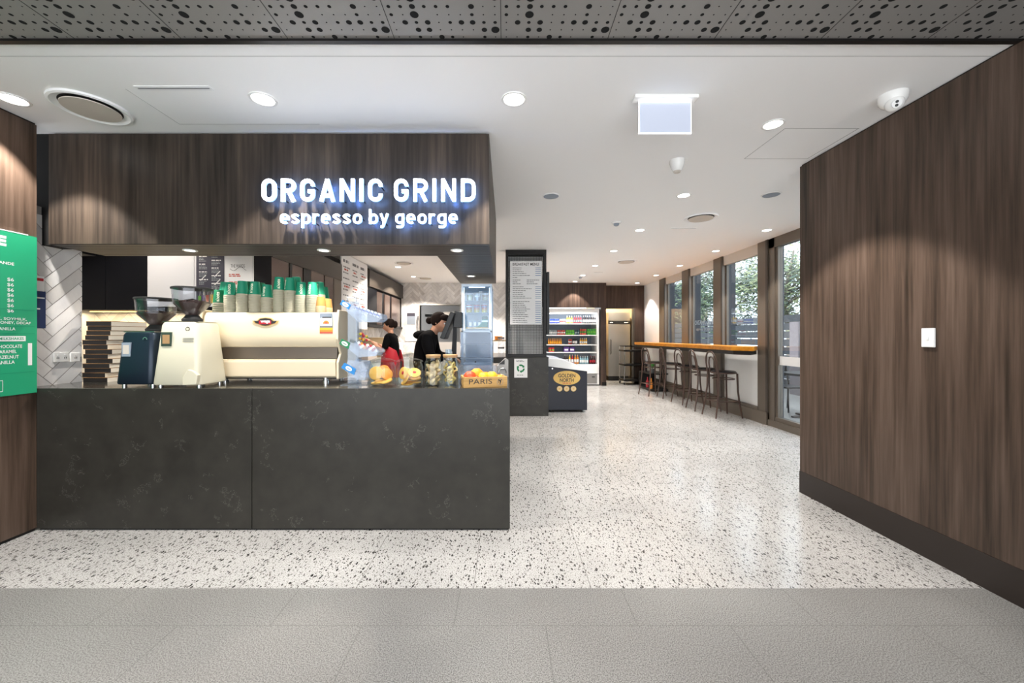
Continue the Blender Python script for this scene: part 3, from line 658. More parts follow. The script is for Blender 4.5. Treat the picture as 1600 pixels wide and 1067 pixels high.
# posters on the white cabinet
def poster_T(px, py, Z, dy=-.003): return Matrix.Translation((WX(px, Z), Z+dy, WZ(py, Z))) @ BASIS['-y']
def pw(px, Z): return px*Z/F
t = thing('menu_poster', 'charcoal drinks menu poster with a row of coloured smoothie cups along its foot', 'poster', (0, 0, 0))
T = poster_T(307, 474, YC); h_ = pw(90, YC); w_ = pw(43.5, YC)
m = MB(); m.box(WX(307, YC), WX(350.5, YC), YC-.004, YC-.001, WZ(474, YC), WZ(380, YC), 'chalkboard'); m.build('sheet', t)
m = MB(); T = poster_T(307, 474, YC, -.0045)
for cx_, w2 in ((4.5, 14), (24, 15)):
    for k, n_ in enumerate((3, 3, 3, 3, 3)): 
        word_lines(m, T, pw(cx_, YC), pw(cx_+w2, YC), pw(64-k*12-(6 if cx_ > 20 else 0)+22, YC), 1, .01, pw(1.6, YC), 'c_white', .3)
        word_lines(m, T, pw(cx_, YC), pw(cx_+w2, YC), pw(61-k*12-(6 if cx_ > 20 else 0)+22, YC), 3, pw(2.3, YC), pw(.9, YC), 'c_grey', .5)
for k, (c_, wd) in enumerate((('c_lime', 4.6), ('c_purple', 5), ('c_pink', 5.6), ('c_yellow', 6), ('c_lime', 5.6))):
    x = pw(3+k*6.2, YC); b = pw(4.6, YC); 
    m.faces([(x+.004, .004, .0004), (x+b-.004, .004, .0004), (x+b, pw(11.5+k*.8, YC), .0004), (x, pw(11.5+k*.8, YC), .0004)], [(0, 1, 2, 3)], c_, T)
    m.faces([(x+b*.5, pw(12+k*.8, YC), .0004), (x+b*.5+.004, pw(12+k*.8, YC), .0004), (x+b*.7+.004, pw(21+k, YC), .0004), (x+b*.7, pw(21+k, YC), .0004)], [(0, 1, 2, 3)], 'c_white', T)
for a, b in ((6, 36), (28, 42), (28, 29)):
    m.faces([(pw(a, YC), pw(b, YC), .0005), (pw(a+1.2, YC), pw(b-.6, YC), .0005), (pw(a+10, YC), pw(b+8, YC), .0005), (pw(a+9.2, YC), pw(b+9, YC), .0005)], [(0, 1, 2, 3)], 'c_white', T)
m.build('print', t, fix=False)
t = thing('menu_poster', 'cream poster with handwritten red lines under black script beside the charcoal menu', 'poster', (0, 0, 0))
MB().box(WX(352, YC), WX(394, YC), YC-.004, YC-.001, WZ(478, YC), WZ(392, YC), 'paper').build('sheet', t)
m = MB(); T = poster_T(352, 478, YC, -.0045)
for py, c_, x0, x1 in ((50, 'c_pink', 6, 26), (38, 'c_pink', 6, 20), (28, 'c_pink', 6, 22)): word_lines(m, T, pw(x0, YC), pw(x1, YC), pw(py, YC), 2, pw(2.6, YC), pw(1.6, YC), c_, .2)
add_text(m, 'TOGARDS' if False else 'THE WARDS', 'ink', T @ Matrix.Translation((pw(9, YC), pw(60, YC), 0)), pw(22, YC), pw(5, YC))
pts = [T @ Vector((pw(8+i*1.1, YC), pw(58-3*math.sin(i*.32), YC), .001)) for i in range(24)]
m.tube(pts, .002, 'ink', 4); m.build('handwriting', t, fix=False)
# tall black panel then mirrored cabinet run along the left kitchen wall
XL = -2.85
t = thing('tall_cabinet_run', 'tall dark cabinets with bronze mirrored doors receding along the kitchen side', 'cabinet', (0, 0, 0))
Ys = [XL*F/(p-CX) for p in (396, 424, 452, 456, 473.6, 485.5, 506, 507.5, 521, 533)]
MB().box(-3.19, XL-.02, Ys[0]+.36, Ys[9], 1.53, 2.6, 'cabinet_black').box(-3.19, XL-.02, Ys[0], Ys[0]+.34, 1.53, 2.6, 'cabinet_black').build('body', t)
mat('bronze_mirror', '6a5a54', .22, .55)
MB().box(XL-.02, XL, Ys[0], Ys[1], 1.55, 2.6, 'cabinet_black').build('end_panel', t)
for a, b in ((1, 2), (3, 4), (5, 6), (7, 8)): MB().box(XL-.02, XL, Ys[a]+.004, Ys[b]-.004, 1.6, 2.32, 'bronze_mirror').build('mirror_door', t, label='bronze mirrored door')
MB().box(XL-.02, XL+.015, Ys[1], Ys[9], 2.32, 2.6, 'bronze_dark').box(XL-.015, XL+.005, Ys[8]+.01, Ys[9]-.01, 1.55, 2.32, 'bronze').box(XL-.02, XL+.01, Ys[4], Ys[5], 1.55, 2.32, 'black').box(XL-.02, XL+.008, Ys[2], Ys[3], 1.55, 2.32, 'black').build('frame', t)
Yw0, Yw1 = Ys[9]+.02, XL*F/(574-CX)
t = thing('menu_whiteboard', 'tall white menu board with small printing between the dark kitchen cabinets', 'menu board', (0, 0, 0))
MB().box(XL-.02, XL, Yw0, Yw1, 1.5, CEIL-.01, 'paper').build('panel', t)
m = MB(); T = Matrix.Translation((XL+.0006, Yw0, 1.5)) @ BASIS['+x']
for x0 in (.06, .48, .88):
    word_lines(m, T, x0, x0+.34, 1.22, 1, .1, .05, 'ink_grey', .3); word_lines(m, T, x0, x0+.34, 1.10, 9, .1, .022, 'ink_grey', .5); word_lines(m, T, x0+.05, x0+.3, 1.06, 3, .3, .03, 'c_pink', .5)
m.build('printing', t, fix=False)
t = thing('tall_cabinet_run', 'far dark wall cabinets with mirrored doors above the food preparation bench', 'cabinet', (0, 0, 0))
q = [XL*F/(p-CX) for p in (575.5, 589, 597, 601, 609, 612, 625, 630)]
MB().box(-3.19, XL-.02, q[0], q[7], 1.57, 2.78, 'cabinet_black').build('body', t)
MB().box(XL-.02, XL, q[0], q[1]-.01, 1.57, 2.6, 'cabinet_black').build('end_panel', t)
for a, b in ((1, 2), (3, 4), (5, 6)): MB().box(XL-.02, XL, q[a], q[b], 1.62, 2.35, 'bronze_mirror').build('mirror_door', t, label='bronze mirrored door')
MB().box(XL-.02, XL+.03, q[0], q[7], 2.4, 2.75, 'bronze_dark').box(XL-.02, XL+.01, q[0], q[7], 1.555, 1.61, 'black').build('cornice', t)
t = thing('preparation_bench', 'long stainless food preparation bench against the tiled kitchen wall', 'bench', (0, 0, 0))
MB().box(-3.19, -2.55, 5.0, 10.6, .87, .91, 'steel').build('benchtop', t, bevel=.004)
MB().box(-3.19, -2.6, 5.05, 10.55, .1, .87, 'cabinet_white').build('cupboards', t)
MB().box(-3.19, -2.66, 5.1, 10.5, 0, .1, 'black').build('plinth', t)
def lcarton(x, y, z, dx, dy, dz, m_, label, cat='box', rz=0, name='carton'):
    t = thing(name, label, cat, (x, y, z), rz)
    MB().box(-dx/2, dx/2, -dy/2, dy/2, 0, dz-.01, m_).build('body', t, bevel=.003)
    MB().box(-dx/2-.004, dx/2+.004, -dy/2-.004, dy/2+.004, dz-.012, dz, m_).build('lid', t, bevel=.002)
lcarton(-2.82, 8.9, .911, .5, .7, .42, 'kraft_light', 'cream food carton on the preparation bench behind the woman in red')
lcarton(-2.80, 7.6, .911, .42, .5, .22, 'diffuser', 'low greyish tray box on the preparation bench beside the sweets stand')
lcarton(-2.75, 9.7, .911, .3, .4, .3, 'white', 'white box at the far end of the preparation bench')
# notices on the kitchen back wall
MB().box(WX(636, 10.74), WX(648.5, 10.74), 10.735, 10.74, WZ(507, 10.74), WZ(489, 10.74), 'bin_grey').box(WX(636, 10.74), WX(648.5, 10.74), 10.734, 10.735, WZ(494, 10.74), WZ(489, 10.74), 'chalkboard').build('notice', label='purple and grey printed notice on the tiled back wall', cat='notice')
MB().box(WX(633, 10.74), WX(651, 10.74), 10.72, 10.74, WZ(533, 10.74), WZ(513, 10.74), 'white').build('towel_dispenser', label='white paper towel dispenser below the notice on the back wall', cat='dispenser', bevel=.01)
m = MB(); X_ = WX(653, 10.7)
m.tube([(X_, 10.69, WZ(528, 10.7)), (X_-.02, 10.66, WZ(515, 10.7)), (X_-.02, 10.66, WZ(500, 10.7)), (X_, 10.69, WZ(494, 10.7))], .018, 'ink_grey'); m.build('tap_hose', label='curved grey wash-down hose beside the pass opening', cat='hose')
MB().box(ox0+.02, ox0+.75, 11.3, 11.7, 1.93, 2.0, 'black').build('rangehood', label='dark hood shelf seen through the kitchen opening', cat='hood')
MB().box(ox1-.5, ox1-.1, 11.0, 11.3, 1.95, 2.05, 'steel').build('wall_shelf', label='small steel shelf inside the kitchen opening', cat='shelf')
# ================================================================== coffee machine and what stands on it
ZM = 3.07
mx0, mx1 = WX(317, ZM), WX(528.5, ZM); MW = mx1-mx0
t = thing('coffee_machine', 'large cream espresso machine with a winged badge standing on the counter', 'coffee machine', ((mx0+mx1)/2, ZM, CT))
def mz(py): return WZ(py, ZM)-CT
hw = MW/2
top_z = mz(487.2)
prof = [(.06, mz(543)), (.012, mz(542)), (-.012, mz(536)), (-.018, mz(522)), (-.012, mz(505)), (.0, mz(494)), (.02, top_z-.004), (.06, top_z), (.39, top_z), (.39, mz(543))]
MB().prism(prof[::-1], -hw+.008, hw-.008, 'cream', 'x').build('upper_panel', t, bevel=.003, smooth=True)
MB().box(-hw+.03, hw-.03, .05, .37, mz(562), mz(542), 'steel_warm' if 'steel_warm' in MATS else 'bronze').build('recess_panel', t, label='brushed steel recess')
MB().prism([(.0, mz(561.5)), (-.005, mz(566)), (0, mz(588)), (.02, mz(590.5)), (.38, mz(590.5)), (.38, mz(561.5))], -hw+.008, hw-.02, 'cream', 'x').build('lower_panel', t, bevel=.004)
for s_ in (-1, 1):
    pf = [(-.02, mz(592)), (-.02, mz(566)), (.03, mz(552)), (-.03, mz(530)), (-.028, mz(505)), (-.005, mz(484)), (.40, mz(484)), (.40, mz(592))]
    a = s_*(hw+.012); b = s_*(hw-.008)
    MB().prism(pf, min(a, b), max(a, b), 'cream', 'x').build('side_panel', t, bevel=.006)
MB().box(-hw+.01, hw-.01, .04, .37, .025, mz(590), 'black').build('chassis', t)
for x in (-hw+.14, hw-.12):
    for y in (.05, .35):
        MB().lathe([(.026, 0), (.026, .012), (.02, .014), (.02, .045)], 'chrome', (x, y, 0), 20).build('foot', t)
MB().box(-hw, hw, .05, .06, top_z, top_z+.008, 'chrome').build('cup_rail', t) if False else None
# badge
T = at(WX(417.5, ZM)-(mx0+mx1)/2, -.0165, mz(503.5)); pm = ZM/F
m = MB()
wing = [(-21, 2.5), (-14, 2.2), (-9, 6.3), (0, 7.5), (9, 6.3), (14, 2.2), (21, 2.5), (17, -2), (12, -3), (6, -5.8), (0, -6.5), (-6, -5.8), (-12, -3), (-17, -2)]
def outline(pts, k, z0, z1, m_): m.prism([(x*k*pm, y*k*pm) for x, y in pts][::-1], z0, z1, m_, 'z', T)
outline(wing, 1, 0, .006, 'gold'); outline(wing, .86, .006, .0075, 'ink'); outline([(-10, 2.6), (9, 2.6), (9, -3), (-10, -3)][::-1], 1, .0075, .008, 'red')
m.build('badge', t, fix=True, label='winged dark badge with a gold rim')
m = MB(); add_text(m, 'wega', 'white', T @ Matrix.Translation((0, -2.2*pm, .0085)), 15*pm, 5*pm, .03, 'c'); m.build('badge_lettering', t, fix=False)
# energy label
T = at(WX(501.5, ZM)-(mx0+mx1)/2, -.021, mz(521))
m = MB(); k = pm
rect(m, T, 0, 20*k, 0, 31*k, 'bin_grey'); rect(m, T, 1*k, 19*k, 12*k, 24*k, 'paper', .0003); rect(m, T, 4*k, 18*k, 24*k, 26*k, 'ink', .0004)
rect(m, T, 0, 20*k, 9*k, 12*k, 'ink_grey', .0004); rect(m, T, 0, 20*k, 5.5*k, 9*k, 'c_yellow', .0004); rect(m, T, 0, 20*k, 2.5*k, 5.5*k, 'c_orange', .0004); rect(m, T, 0, 20*k, 0, 2.5*k, 'c_pink', .0004)
ring(m, T, 10*k, 15*k, 0, 5*k, 'c_orange', .0006, 16, 0, 180); ring(m, T, 10*k, 15*k, 0, 2.6*k, 'c_pink', .0008, 12, 0, 180)
m.build('energy_label', t, fix=False, label='energy rating sticker with orange bands')

# paper cups
def cup_mb(R0, R1, H, side, band):
    m = MB()
    m.lathe([(R0*.96, 0), (R0*1.035, .001), (R0*1.045, .004), (R0*1.02, .0065), (R0*.995, .0075), (R0*.985, .0135)], band, n=20, cap=False)
    m.lathe([(R0*.985, .0135), (R1*1.0, H-.001), (R1*.96, H), (R1*.9, H-.004), (.001, H-.004)], side, n=20, cap=False); return m
CH = .117
cupA = cup_mb(.0445, .0325, CH, 'cup_green', 'cup_cream'); cupA_me = cupA.build('paper_cup', fix=True)
cupB_me = cup_mb(.0445, .0325, CH, 'cup_green_dark', 'cup_cream').build('paper_cup')
cupK_me = cup_mb(.038, .0285, .086, 'kraft', 'kraft_light').build('paper_cup')
def lettering(R0, R1, H, ang, w_):
    m = MB(); vs, fs = text_geo('shots', .03)
    x0 = min(v.x for v in vs); x1 = max(v.x for v in vs); y0 = min(v.y for v in vs); y1 = max(v.y for v in vs); out = []
    for v in vs:
        z = .022+(v.x-x0)/(x1-x0)*(H*.66); r = R0+(R1-R0)*(z/H)+.0006; th = ang+((v.y-y0)/(y1-y0)-.5)*-w_/r
        out.append((r*math.sin(th), -r*math.cos(th), z))
    m.faces(out, fs, 'letter_cream'); return m
let_me = [lettering(.0445, .0325, CH, a, .024).build('lettering', fix=False) for a in (.35, -.75, -.15)]
first_used = {}
def put_cup(proto, key, loc, rz, label, group, let=None):
    if key not in first_used: o = proto; first_used[key] = 1
    else: o = proto.copy(); COL.objects.link(o)
    o.location = loc; o.rotation_euler = (0, 0, rz); tag(o, label, 'cup', group)
    if let is not None:
        k = 'l%d' % let
        if k not in first_used: l = let_me[let]; first_used[k] = 1
        else: l = let_me[let].copy(); COL.objects.link(l)
        l.parent = o
    return o
TOPZ = CT+top_z; cnt = ['', 'second', 'third', 'fourth', 'fifth', 'sixth', 'seventh', 'eighth', 'ninth', 'tenth', 'eleventh', 'twelfth', 'thirteenth', 'fourteenth']
stk = [  # px centre, px y of the top cup's rim, depth, kind, count, lettering
    (342.5, 476, 3.14, 'B', 4, 0), (360, 464, 3.15, 'A', 9, 0), (379, 462, 3.15, 'A', 10, 1), (398.5, 463, 3.15, 'A', 10, 2), (417.5, 467.7, 3.15, 'A', 8, 2),
    (436.5, 456, 3.15, 'A', 12, 0), (453.5, 457, 3.15, 'A', 12, 1), (471, 464, 3.15, 'A', 9, 0), (488, 464, 3.15, 'A', 9, 2),
    (352, 463, 3.255, 'A', 9, None), (388, 462, 3.255, 'B', 10, None), (407, 464, 3.255, 'B', 9, None), (463, 455, 3.255, 'A', 12, None), (499, 463, 3.25, 'A', 10, 2), (506, 470, 3.36, 'A', 8, None)]
ordw = ['first', 'second', 'third', 'fourth', 'fifth', 'sixth', 'seventh', 'eighth', 'ninth']
back_words = ['first rear stack', 'second rear stack', 'third rear stack', 'fourth rear stack', 'fifth rear stack', 'rearmost stack at the right']
for i, (px, py, Z, kd, n, let) in enumerate(stk):
    zr = WZ(py, Z)-TOPZ; n = max(2, n); st = zr/n; proto = cupA_me if kd == 'A' else cupB_me
    where = ('%s front stack from the left' % ordw[i]) if i < 9 else back_words[i-9]
    for k in range(n+1):
        top = k == n
        lab = ('green paper cup topping the '+where) if top else 'cream-rimmed nested paper cup %s from the top of the %s' % (cnt[n-k], where)
        put_cup(proto, kd, (WX(px, Z)+random.uniform(-.0008, .0008), Z, TOPZ+k*st), 0, lab, None if top else 'nested cups, '+where, let if top else None)
for px, n, Z, w_ in ((502.5, 4, 3.16, 'left'), (513, 3, 3.22, 'right')):
    for k in range(n+1):
        put_cup(cupK_me, 'K', (WX(px, Z)-.001, Z-.01, TOPZ+k*.0095), 0, ('small kraft brown cup on top of the %s short stack' if k == n else 'nested small kraft cup, '+cnt[n-k]+' from the top of the %s short stack') % w_, None if k == n else 'nested kraft cups, %s stack' % w_)

# ------------------------------------------------------------------ grinders
def grinder(px, Z, label, body, hop_lid_px, w_bot, w_top, hop_w, ytop, y_neck, accent):
    x = WX(px, Z); t = thing('coffee_grinder', label, 'coffee grinder', (x, Z+.13, CT)); k = Z/F
    z = lambda py: WZ(py, Z)-CT
    hb = w_bot*k/2; ht = w_top*k/2; H = z(y_neck+12)
    m = MB()
    rows = [(0.018, hb, .14), (.03, hb*1.01, .145), (H*.5, (hb+ht)/2*1.02, .13), (H-.02, ht*1.02, .115), (H, ht*.96, .105)]
    def sec(zv, a, b):     # rounded rectangle section
        pts = []; rr = .035
        for cx_, cy_, a0 in ((a-rr, b-rr, 0), (-a+rr, b-rr, 90), (-a+rr, -b+rr, 180), (a-rr, -b+rr, 270)):
            for j in range(5): th = R(a0+j*22.5); pts.append((cx_+rr*math.cos(th), cy_+rr*math.sin(th), zv))
        return pts
    vs = []; n = 20
    for zv, a, b in rows: vs += sec(zv, a, b)
    fs = [tuple(range(n))[::-1], tuple(range((len(rows)-1)*n, len(rows)*n))]
    for j in range(len(rows)-1): fs += [(j*n+i, j*n+(i+1) % n, (j+1)*n+(i+1) % n, (j+1)*n+i) for i in range(n)]
    m.faces(vs, fs, body); m.build('body', t, bevel=.004, smooth=True)
    for sx in (-1, 1):
        for sy in (-1, 1): MB().cyl((sx*(hb-.03), sy*.1, 0), .014, .019, 'chrome', n=16).build('foot', t)
    MB().box(-ht*.98, ht*.98, -.10, .10, H, H+.006, 'chrome').build('top_plate', t, bevel=.002)
    hx = WX(hop_lid_px, Z)-x; nz = z(y_neck+11)
    MB().lathe([(.062, nz), (.064, nz+.02), (.05, nz+.035), (.04, nz+.05), (.04, z(y_neck))], 'rubber', (hx, 0, 0), 28).build('hopper_collar', t)
    r = hop_w*k/2; zt = z(ytop+2); zc = z(y_neck)-.01; zm = zc+(zt-zc)*.46
    MB().lathe([(.034, zc), (r*.93, zm), (r, zt), (r*.985, zt), (r*.915, zm), (.031, zc+.004)], 'smoky', (hx, 0, 0), 40, cap=False).build('hopper', t)
    m = MB().lathe([(.031, zc+.005), (r*.88, zm-.004), (r*.9, zm+.008), (r*.45, zm+.014+.012*accent), (.001, zm+.012+.03*accent)], 'beans', (hx, 0, 0), 28, cap=False)
    rr_ = random.Random(5)
    for q in range(90):
        a = rr_.uniform(0, 6.28); d = r*.86*math.sqrt(rr_.random()); m.ball((hx+d*math.cos(a), d*math.sin(a), zm+.012+(1-d/r)*.012*(1+accent)), .0065, 'choc' if q % 2 else 'beans', 1, (1.4, 1, .8))
    m.build('coffee_beans', t, kind='stuff')
    MB().lathe([(r*.95, zt-.002), (r*1.04, zt), (r*1.04, zt+.010), (r*1.0, zt+.013), (.001, zt+.013)], 'rubber', (hx, 0, 0), 40).build('hopper_lid', t)
    fy = -.112
    m = MB(); T = at(ht*.52, fy+.0, z(y_neck+23))
    m.cyl((0, 0, 0), .016, .006, 'chrome', n=24, M=T).cyl((0, 0, .0062), .010, .002, body, n=20, M=T).build('dial', t, label='round chrome dial')
    MB().box(-ht*.84, -ht*.30, -.130, -.118, z(y_neck+50), z(y_neck+28), 'bin_grey' if body == 'grinder_blue' else 'leaf_dark').box(-ht*.76, -ht*.38, -.1312, -.130, z(y_neck+46), z(y_neck+32), 'diffuser' if body == 'grinder_blue' else 'lid_wood').build('maker_plate', t)
    if body != 'grinder_blue':
        m = MB()
        for j in range(3): m.box(ht*.30, ht*.88, -.126, -.112, z(y_neck+37+j*2.6)-.0018, z(y_neck+37+j*2.6), 'ink_grey')
        m.build('vent_slots', t)
        MB().prism([(hb*.38, .02), (hb*.95, .025), (hb*1.02, .09), (hb*.82, .12), (hb*.6, .13), (hb*.38, .07)], -.16, -.13, 'cream_white', 'y').build('grounds_tray', t, bevel=.004)
    return t
grinder(211, 2.80, 'black coffee grinder with a clear hopper of beans beside the pizza boxes', 'grinder_blue', 219, 58, 50, 54, 464, 507, 0)
grinder(276, 2.76, 'cream coffee grinder with a taller clear hopper beside the espresso machine', 'cream_white', 277.5, 74, 58, 54, 447, 491, 1)
MB().box(-.035, .035, -.002, .002, 0, .20, 'paper').box(-.02, .02, -.003, -.002, .02, .06, 'c_blue').box(-.012, .02, -.0035, -.003, .03, .04, 'red').build('paper_note', loc=(WX(314.5, 3.04), 3.035, CT), label='white paper packet with blue print between the cream grinder and the machine', cat='packet')

# ------------------------------------------------------------------ pizza boxes
def pizza_mb():
    m = MB(); a = .1; h = .036
    b_ = .15
    v = [(-a, -b_, 0), (a, -b_, 0), (a, b_, 0), (-a, b_, 0), (-a, -b_, h), (a, -b_, h), (a, b_, h), (-a, b_, h)]
    m.faces(v, [(0, 3, 2, 1), (4, 5, 6, 7)], 'kraft_light'); m.faces(v, [(0, 1, 5, 4), (3, 0, 4, 7)], 'box_black'); m.faces(v, [(1, 2, 6, 5), (2, 3, 7, 6)], 'box_white')
    return m
mat('box_kraft', '8a6236', .7); mat('box_black', '15100d', .6); mat('box_white', 'ded7c8', .7)
pb = pizza_mb().build('pizza_box', fix=False)
lid = MB().box(-.101, .101, -.1515, -.150, .033, .0365, 'box_kraft').box(.100, .1012, -.15, .15, .033, .0365, 'box_kraft').build('lid_edge', pb)
offs = [0, -.012, .0, -.004, .01, .002, .008, -.004, -.006, .018, .014, .02, .02]
for i in range(13):
    if i == 0: o = pb
    else: o = dup(pb, (0, 0, 0))
    o.location = (-3.25+offs[i]*1.2, 3.25+random.uniform(-.008, .008), CT+i*.0372); o.rotation_euler = (0, 0, R(random.uniform(-5, 4)))
    o['label'] = 'black and white pizza box, %s in the stack' % ['bottom one', 'second from the bottom', 'third from the bottom', 'fourth from the bottom', 'fifth from the bottom', 'sixth from the bottom', 'seventh from the bottom, the middle one', 'sixth from the top', 'fifth from the top', 'fourth from the top', 'third from the top', 'second from the top', 'topmost'][i]
    o['category'] = 'box'; o['group'] = 'pizza boxes stacked on the counter'

# ------------------------------------------------------------------ sweets stand
ZC = 2.93
t = thing('sweets_stand', 'three-tier clear acrylic sweets stand with blue and green tray labels', 'display stand', (0, 0, 0))
def cx(px): return WX(px, ZC)
def cz(py): return WZ(py, ZC)
MB().box(cx(539), cx(556), ZC+.05, ZC+.06, CT+.004, cz(470), 'frosted').box(cx(556), cx(558), ZC+.0, ZC+.09, CT+.004, cz(478), 'acrylic').build('column', t)
MB().box(cx(536), cx(576), ZC-.05, ZC+.16, CT, CT+.006, 'acrylic').build('base', t)
m = MB(); m.tube([(cx(539), ZC+.05, cz(470)), (cx(538), ZC+.05, cz(463)), (cx(553), ZC+.05, cz(465)), (cx(553), ZC+.05, cz(471))], .005, 'frosted'); m.build('handle', t)
def tray(pts, y0, y1, lab_pts, lab_m, lab_txt, lab_name):
    m = MB(); pl = [(cx(a), cz(b)) for a, b in pts]
    n = len(pl)
    for i in range(n):       # open topped trough: floor and two ends
        if i in (0,): continue
    m.prism(pl[::-1], y0, y0+.003, 'frosted', 'y').prism(pl[::-1], y1-.003, y1, 'frosted', 'y')
    lo = [p for p in pl]
    for i in range(len(lo)-1):
        if i >= 1: m.faces([(lo[i][0], y0, lo[i][1]), (lo[i+1][0], y0, lo[i+1][1]), (lo[i+1][0], y1, lo[i+1][1]), (lo[i][0], y1, lo[i][1])], [(0, 1, 2, 3)], 'acrylic')
    tr = m.build('tray', t, fix=False)
    m = MB(); q_ = [(cx(a), cz(b)) for a, b in lab_pts]; m.prism(q_[::-1], y0-.006, y0-.002, lab_m, 'y')
    c_ = (sum(p[0] for p in q_)/4, sum(p[1] for p in q_)/4); ang = math.atan2(q_[1][1]-q_[0][1], q_[1][0]-q_[0][0])
    TT = Matrix.Translation((c_[0], y0-.0065, c_[1])) @ BASIS['-y'] @ Matrix.Rotation(ang, 4, 'Z')
    disc(m, TT, 0, 0, .026, 'white', .0002, 24, .015); add_text(m, lab_txt, lab_m, TT @ Matrix.Translation((0, -.006, .0006)), .034, .011, .03, 'c')
    m.build('tray_label', tr, fix=False, label=lab_name)
    return tr
# pts: top-left, top-right(open edge) ... outline clockwise: back-top, front-top, front-bottom, back-bottom
tray([(544, 474), (597, 491), (598, 498), (592, 503), (562, 503), (543, 486)], ZC-.03, ZC+.12, [(533, 478), (537, 470), (551, 478), (546, 488)][::1] and [(534, 476), (548, 484), (551, 477), (538, 469)], 'sky_blue', 'mint', 'blue oval label')
tray([(544, 533), (592, 545), (594, 550), (588, 556), (563, 558), (544, 543)], ZC-.03, ZC+.12, [(533, 537), (547, 545), (550, 536), (537, 529)], 'tag_green', 'mint', 'green oval label')
tray([(546, 562), (570, 565), (576, 578), (572, 594), (560, 592), (540, 577)], ZC-.03, ZC+.12, [(536, 574), (556, 585), (559, 576), (541, 566)], 'sky_blue', 'mint', 'blue oval label')
def packet(px, py, Z, wd, ht, cols_, tilt, label):
    t = thing('sweets_packet', label, 'sweets', (WX(px, Z), Z, WZ(py, Z)), 0); M = Matrix.Rotation(R(tilt), 4, 'Y')
    MB().box(-wd/2, wd/2, -.006, .006, 0, ht, cols_[0], M).build('wrapper', t, bevel=.002)
    MB().box(-wd/2, wd/2, -.0075, .0075, ht*.35, ht*.65, cols_[1], M).build('printed_band', t)
for i in range(7):
    packet(556+i*5.6, 484.5+i*1.9, ZC+.02+.012*(i % 3), .02, .035, ('white', 'c_blue'), 30, 'small white and blue sweets packet in the top tray, %s from the left' % ordw[i])
cl = ['red', 'c_yellow', 'red', 'white', 'c_orange', 'c_red', 'white', 'c_red', 'white']
for i in range(6):
    packet(565+i*4.6, 544+i*1.2, ZC+.02+.012*(i % 3), .018, .055, (cl[i+3], cl[(i+2) % 9]), -28, 'small red and white sweets stick in the middle tray, %s from the left' % ordw[i])
m = MB()
for k_ in range(14): m.ball((cx(562)+random.uniform(-.028, .028), ZC+.07+random.uniform(-.02, .02), cz(527)+random.uniform(-.03, .03)), .011, ('red', 'c_yellow', 'c_lime', 'c_red')[k_ % 4], 1)
m.build('lollipop_bag', label='red and yellow bag of round sweets standing behind the middle tray', cat='sweets', kind='stuff')
for i in range(4): packet(549+i*6.5, 583+i*.8, ZC+.03+.015*(i % 2), .024, .05, ('frosted', 'bin_grey'), 28, 'clear sweets packet in the bottom tray, %s from the left' % ordw[i])

# ------------------------------------------------------------------ cookie jars
def jar_squat(px, Z, w_px, label):
    x = WX(px, Z); t = thing('cookie_jar', label, 'jar', (x, Z, CT)); r = w_px*Z/F/2; h = .175
    MB().lathe([(r*.80, 0), (r*.93, .006), (r*.99, .03), (r, h*.5), (r*.99, h*.8), (r*.90, h*.95), (r*.86, h), (r*.83, h), (r*.86, h*.94), (r*.95, h*.8), (r*.965, h*.5), (r*.955, .03), (r*.88, .012), (.001, .012)], 'jar_glass', n=40, cap=False).build('glass_body', t)
    MB().lathe([(r*.96, h), (r*.98, h+.006), (r*.9, h+.014), (r*.5, h+.026), (.02, h+.032), (.016, h+.04), (.028, h+.055), (.024, h+.066), (.001, h+.068)], 'jar_glass', n=36, cap=False).build('glass_lid', t)
    return x, r
def cork_jar(px, Z, w_px, label):
    x = WX(px, Z); t = thing('storage_jar', label, 'jar', (x, Z, CT)); r = w_px*Z/F/2; h = .215
    MB().lathe([(r*.9, 0), (r, .008), (r, h*.72), (r*.96, h*.80), (r*.82, h*.88), (r*.82, h), (r*.79, h), (r*.79, h*.88), (r*.93, h*.79), (r*.965, h*.72), (r*.965, .014), (.001, .012)], 'jar_glass', n=36, cap=False).build('glass_body', t)
    MB().lathe([(r*.78, h-.012), (r*.84, h+.001), (r*.85, h+.010), (r*.82, h+.013), (.001, h+.013)], 'lid_wood', n=30).build('wooden_lid', t)
    return x, r
xa, ra = jar_squat(597, 2.86, 41, 'squat glass jar with a knobbed lid full of plain golden biscuits'); xb_, rb = jar_squat(639.5, 2.87, 43, 'squat glass jar with a knobbed lid holding biscuits with red jam centres')
xc_, rc_ = cork_jar(677, 2.87, 27, 'upright glass jar with a wooden lid holding pale nut biscuits'); xd_, rd = cork_jar(703.5, 2.92, 27, 'upright glass jar with a wooden lid right of its twin holding twisted straw-coloured biscuits')
def cookie(r, th, top, extra=None):
    m = MB().lathe([(r*.8, 0), (r, th*.35), (r*.97, th*.8), (r*.7, th), (.001, th*1.05)], top, n=20)
    if extra == 'jam': m.lathe([(r*.28, th*1.04), (r*.2, th*1.25), (.001, th*1.3)], 'red', n=14, cap=False)
    if extra == 'swirl': m.lathe([(r*.98, th*.0), (r*1.01, th*.2), (r*.99, th*.4)], 'choc', n=20, cap=False)
    return m
def put(o, loc, rot, label, cat='cookie', group=None):
    o.location = loc; o.rotation_euler = rot; tag(o, label, cat, group); return o
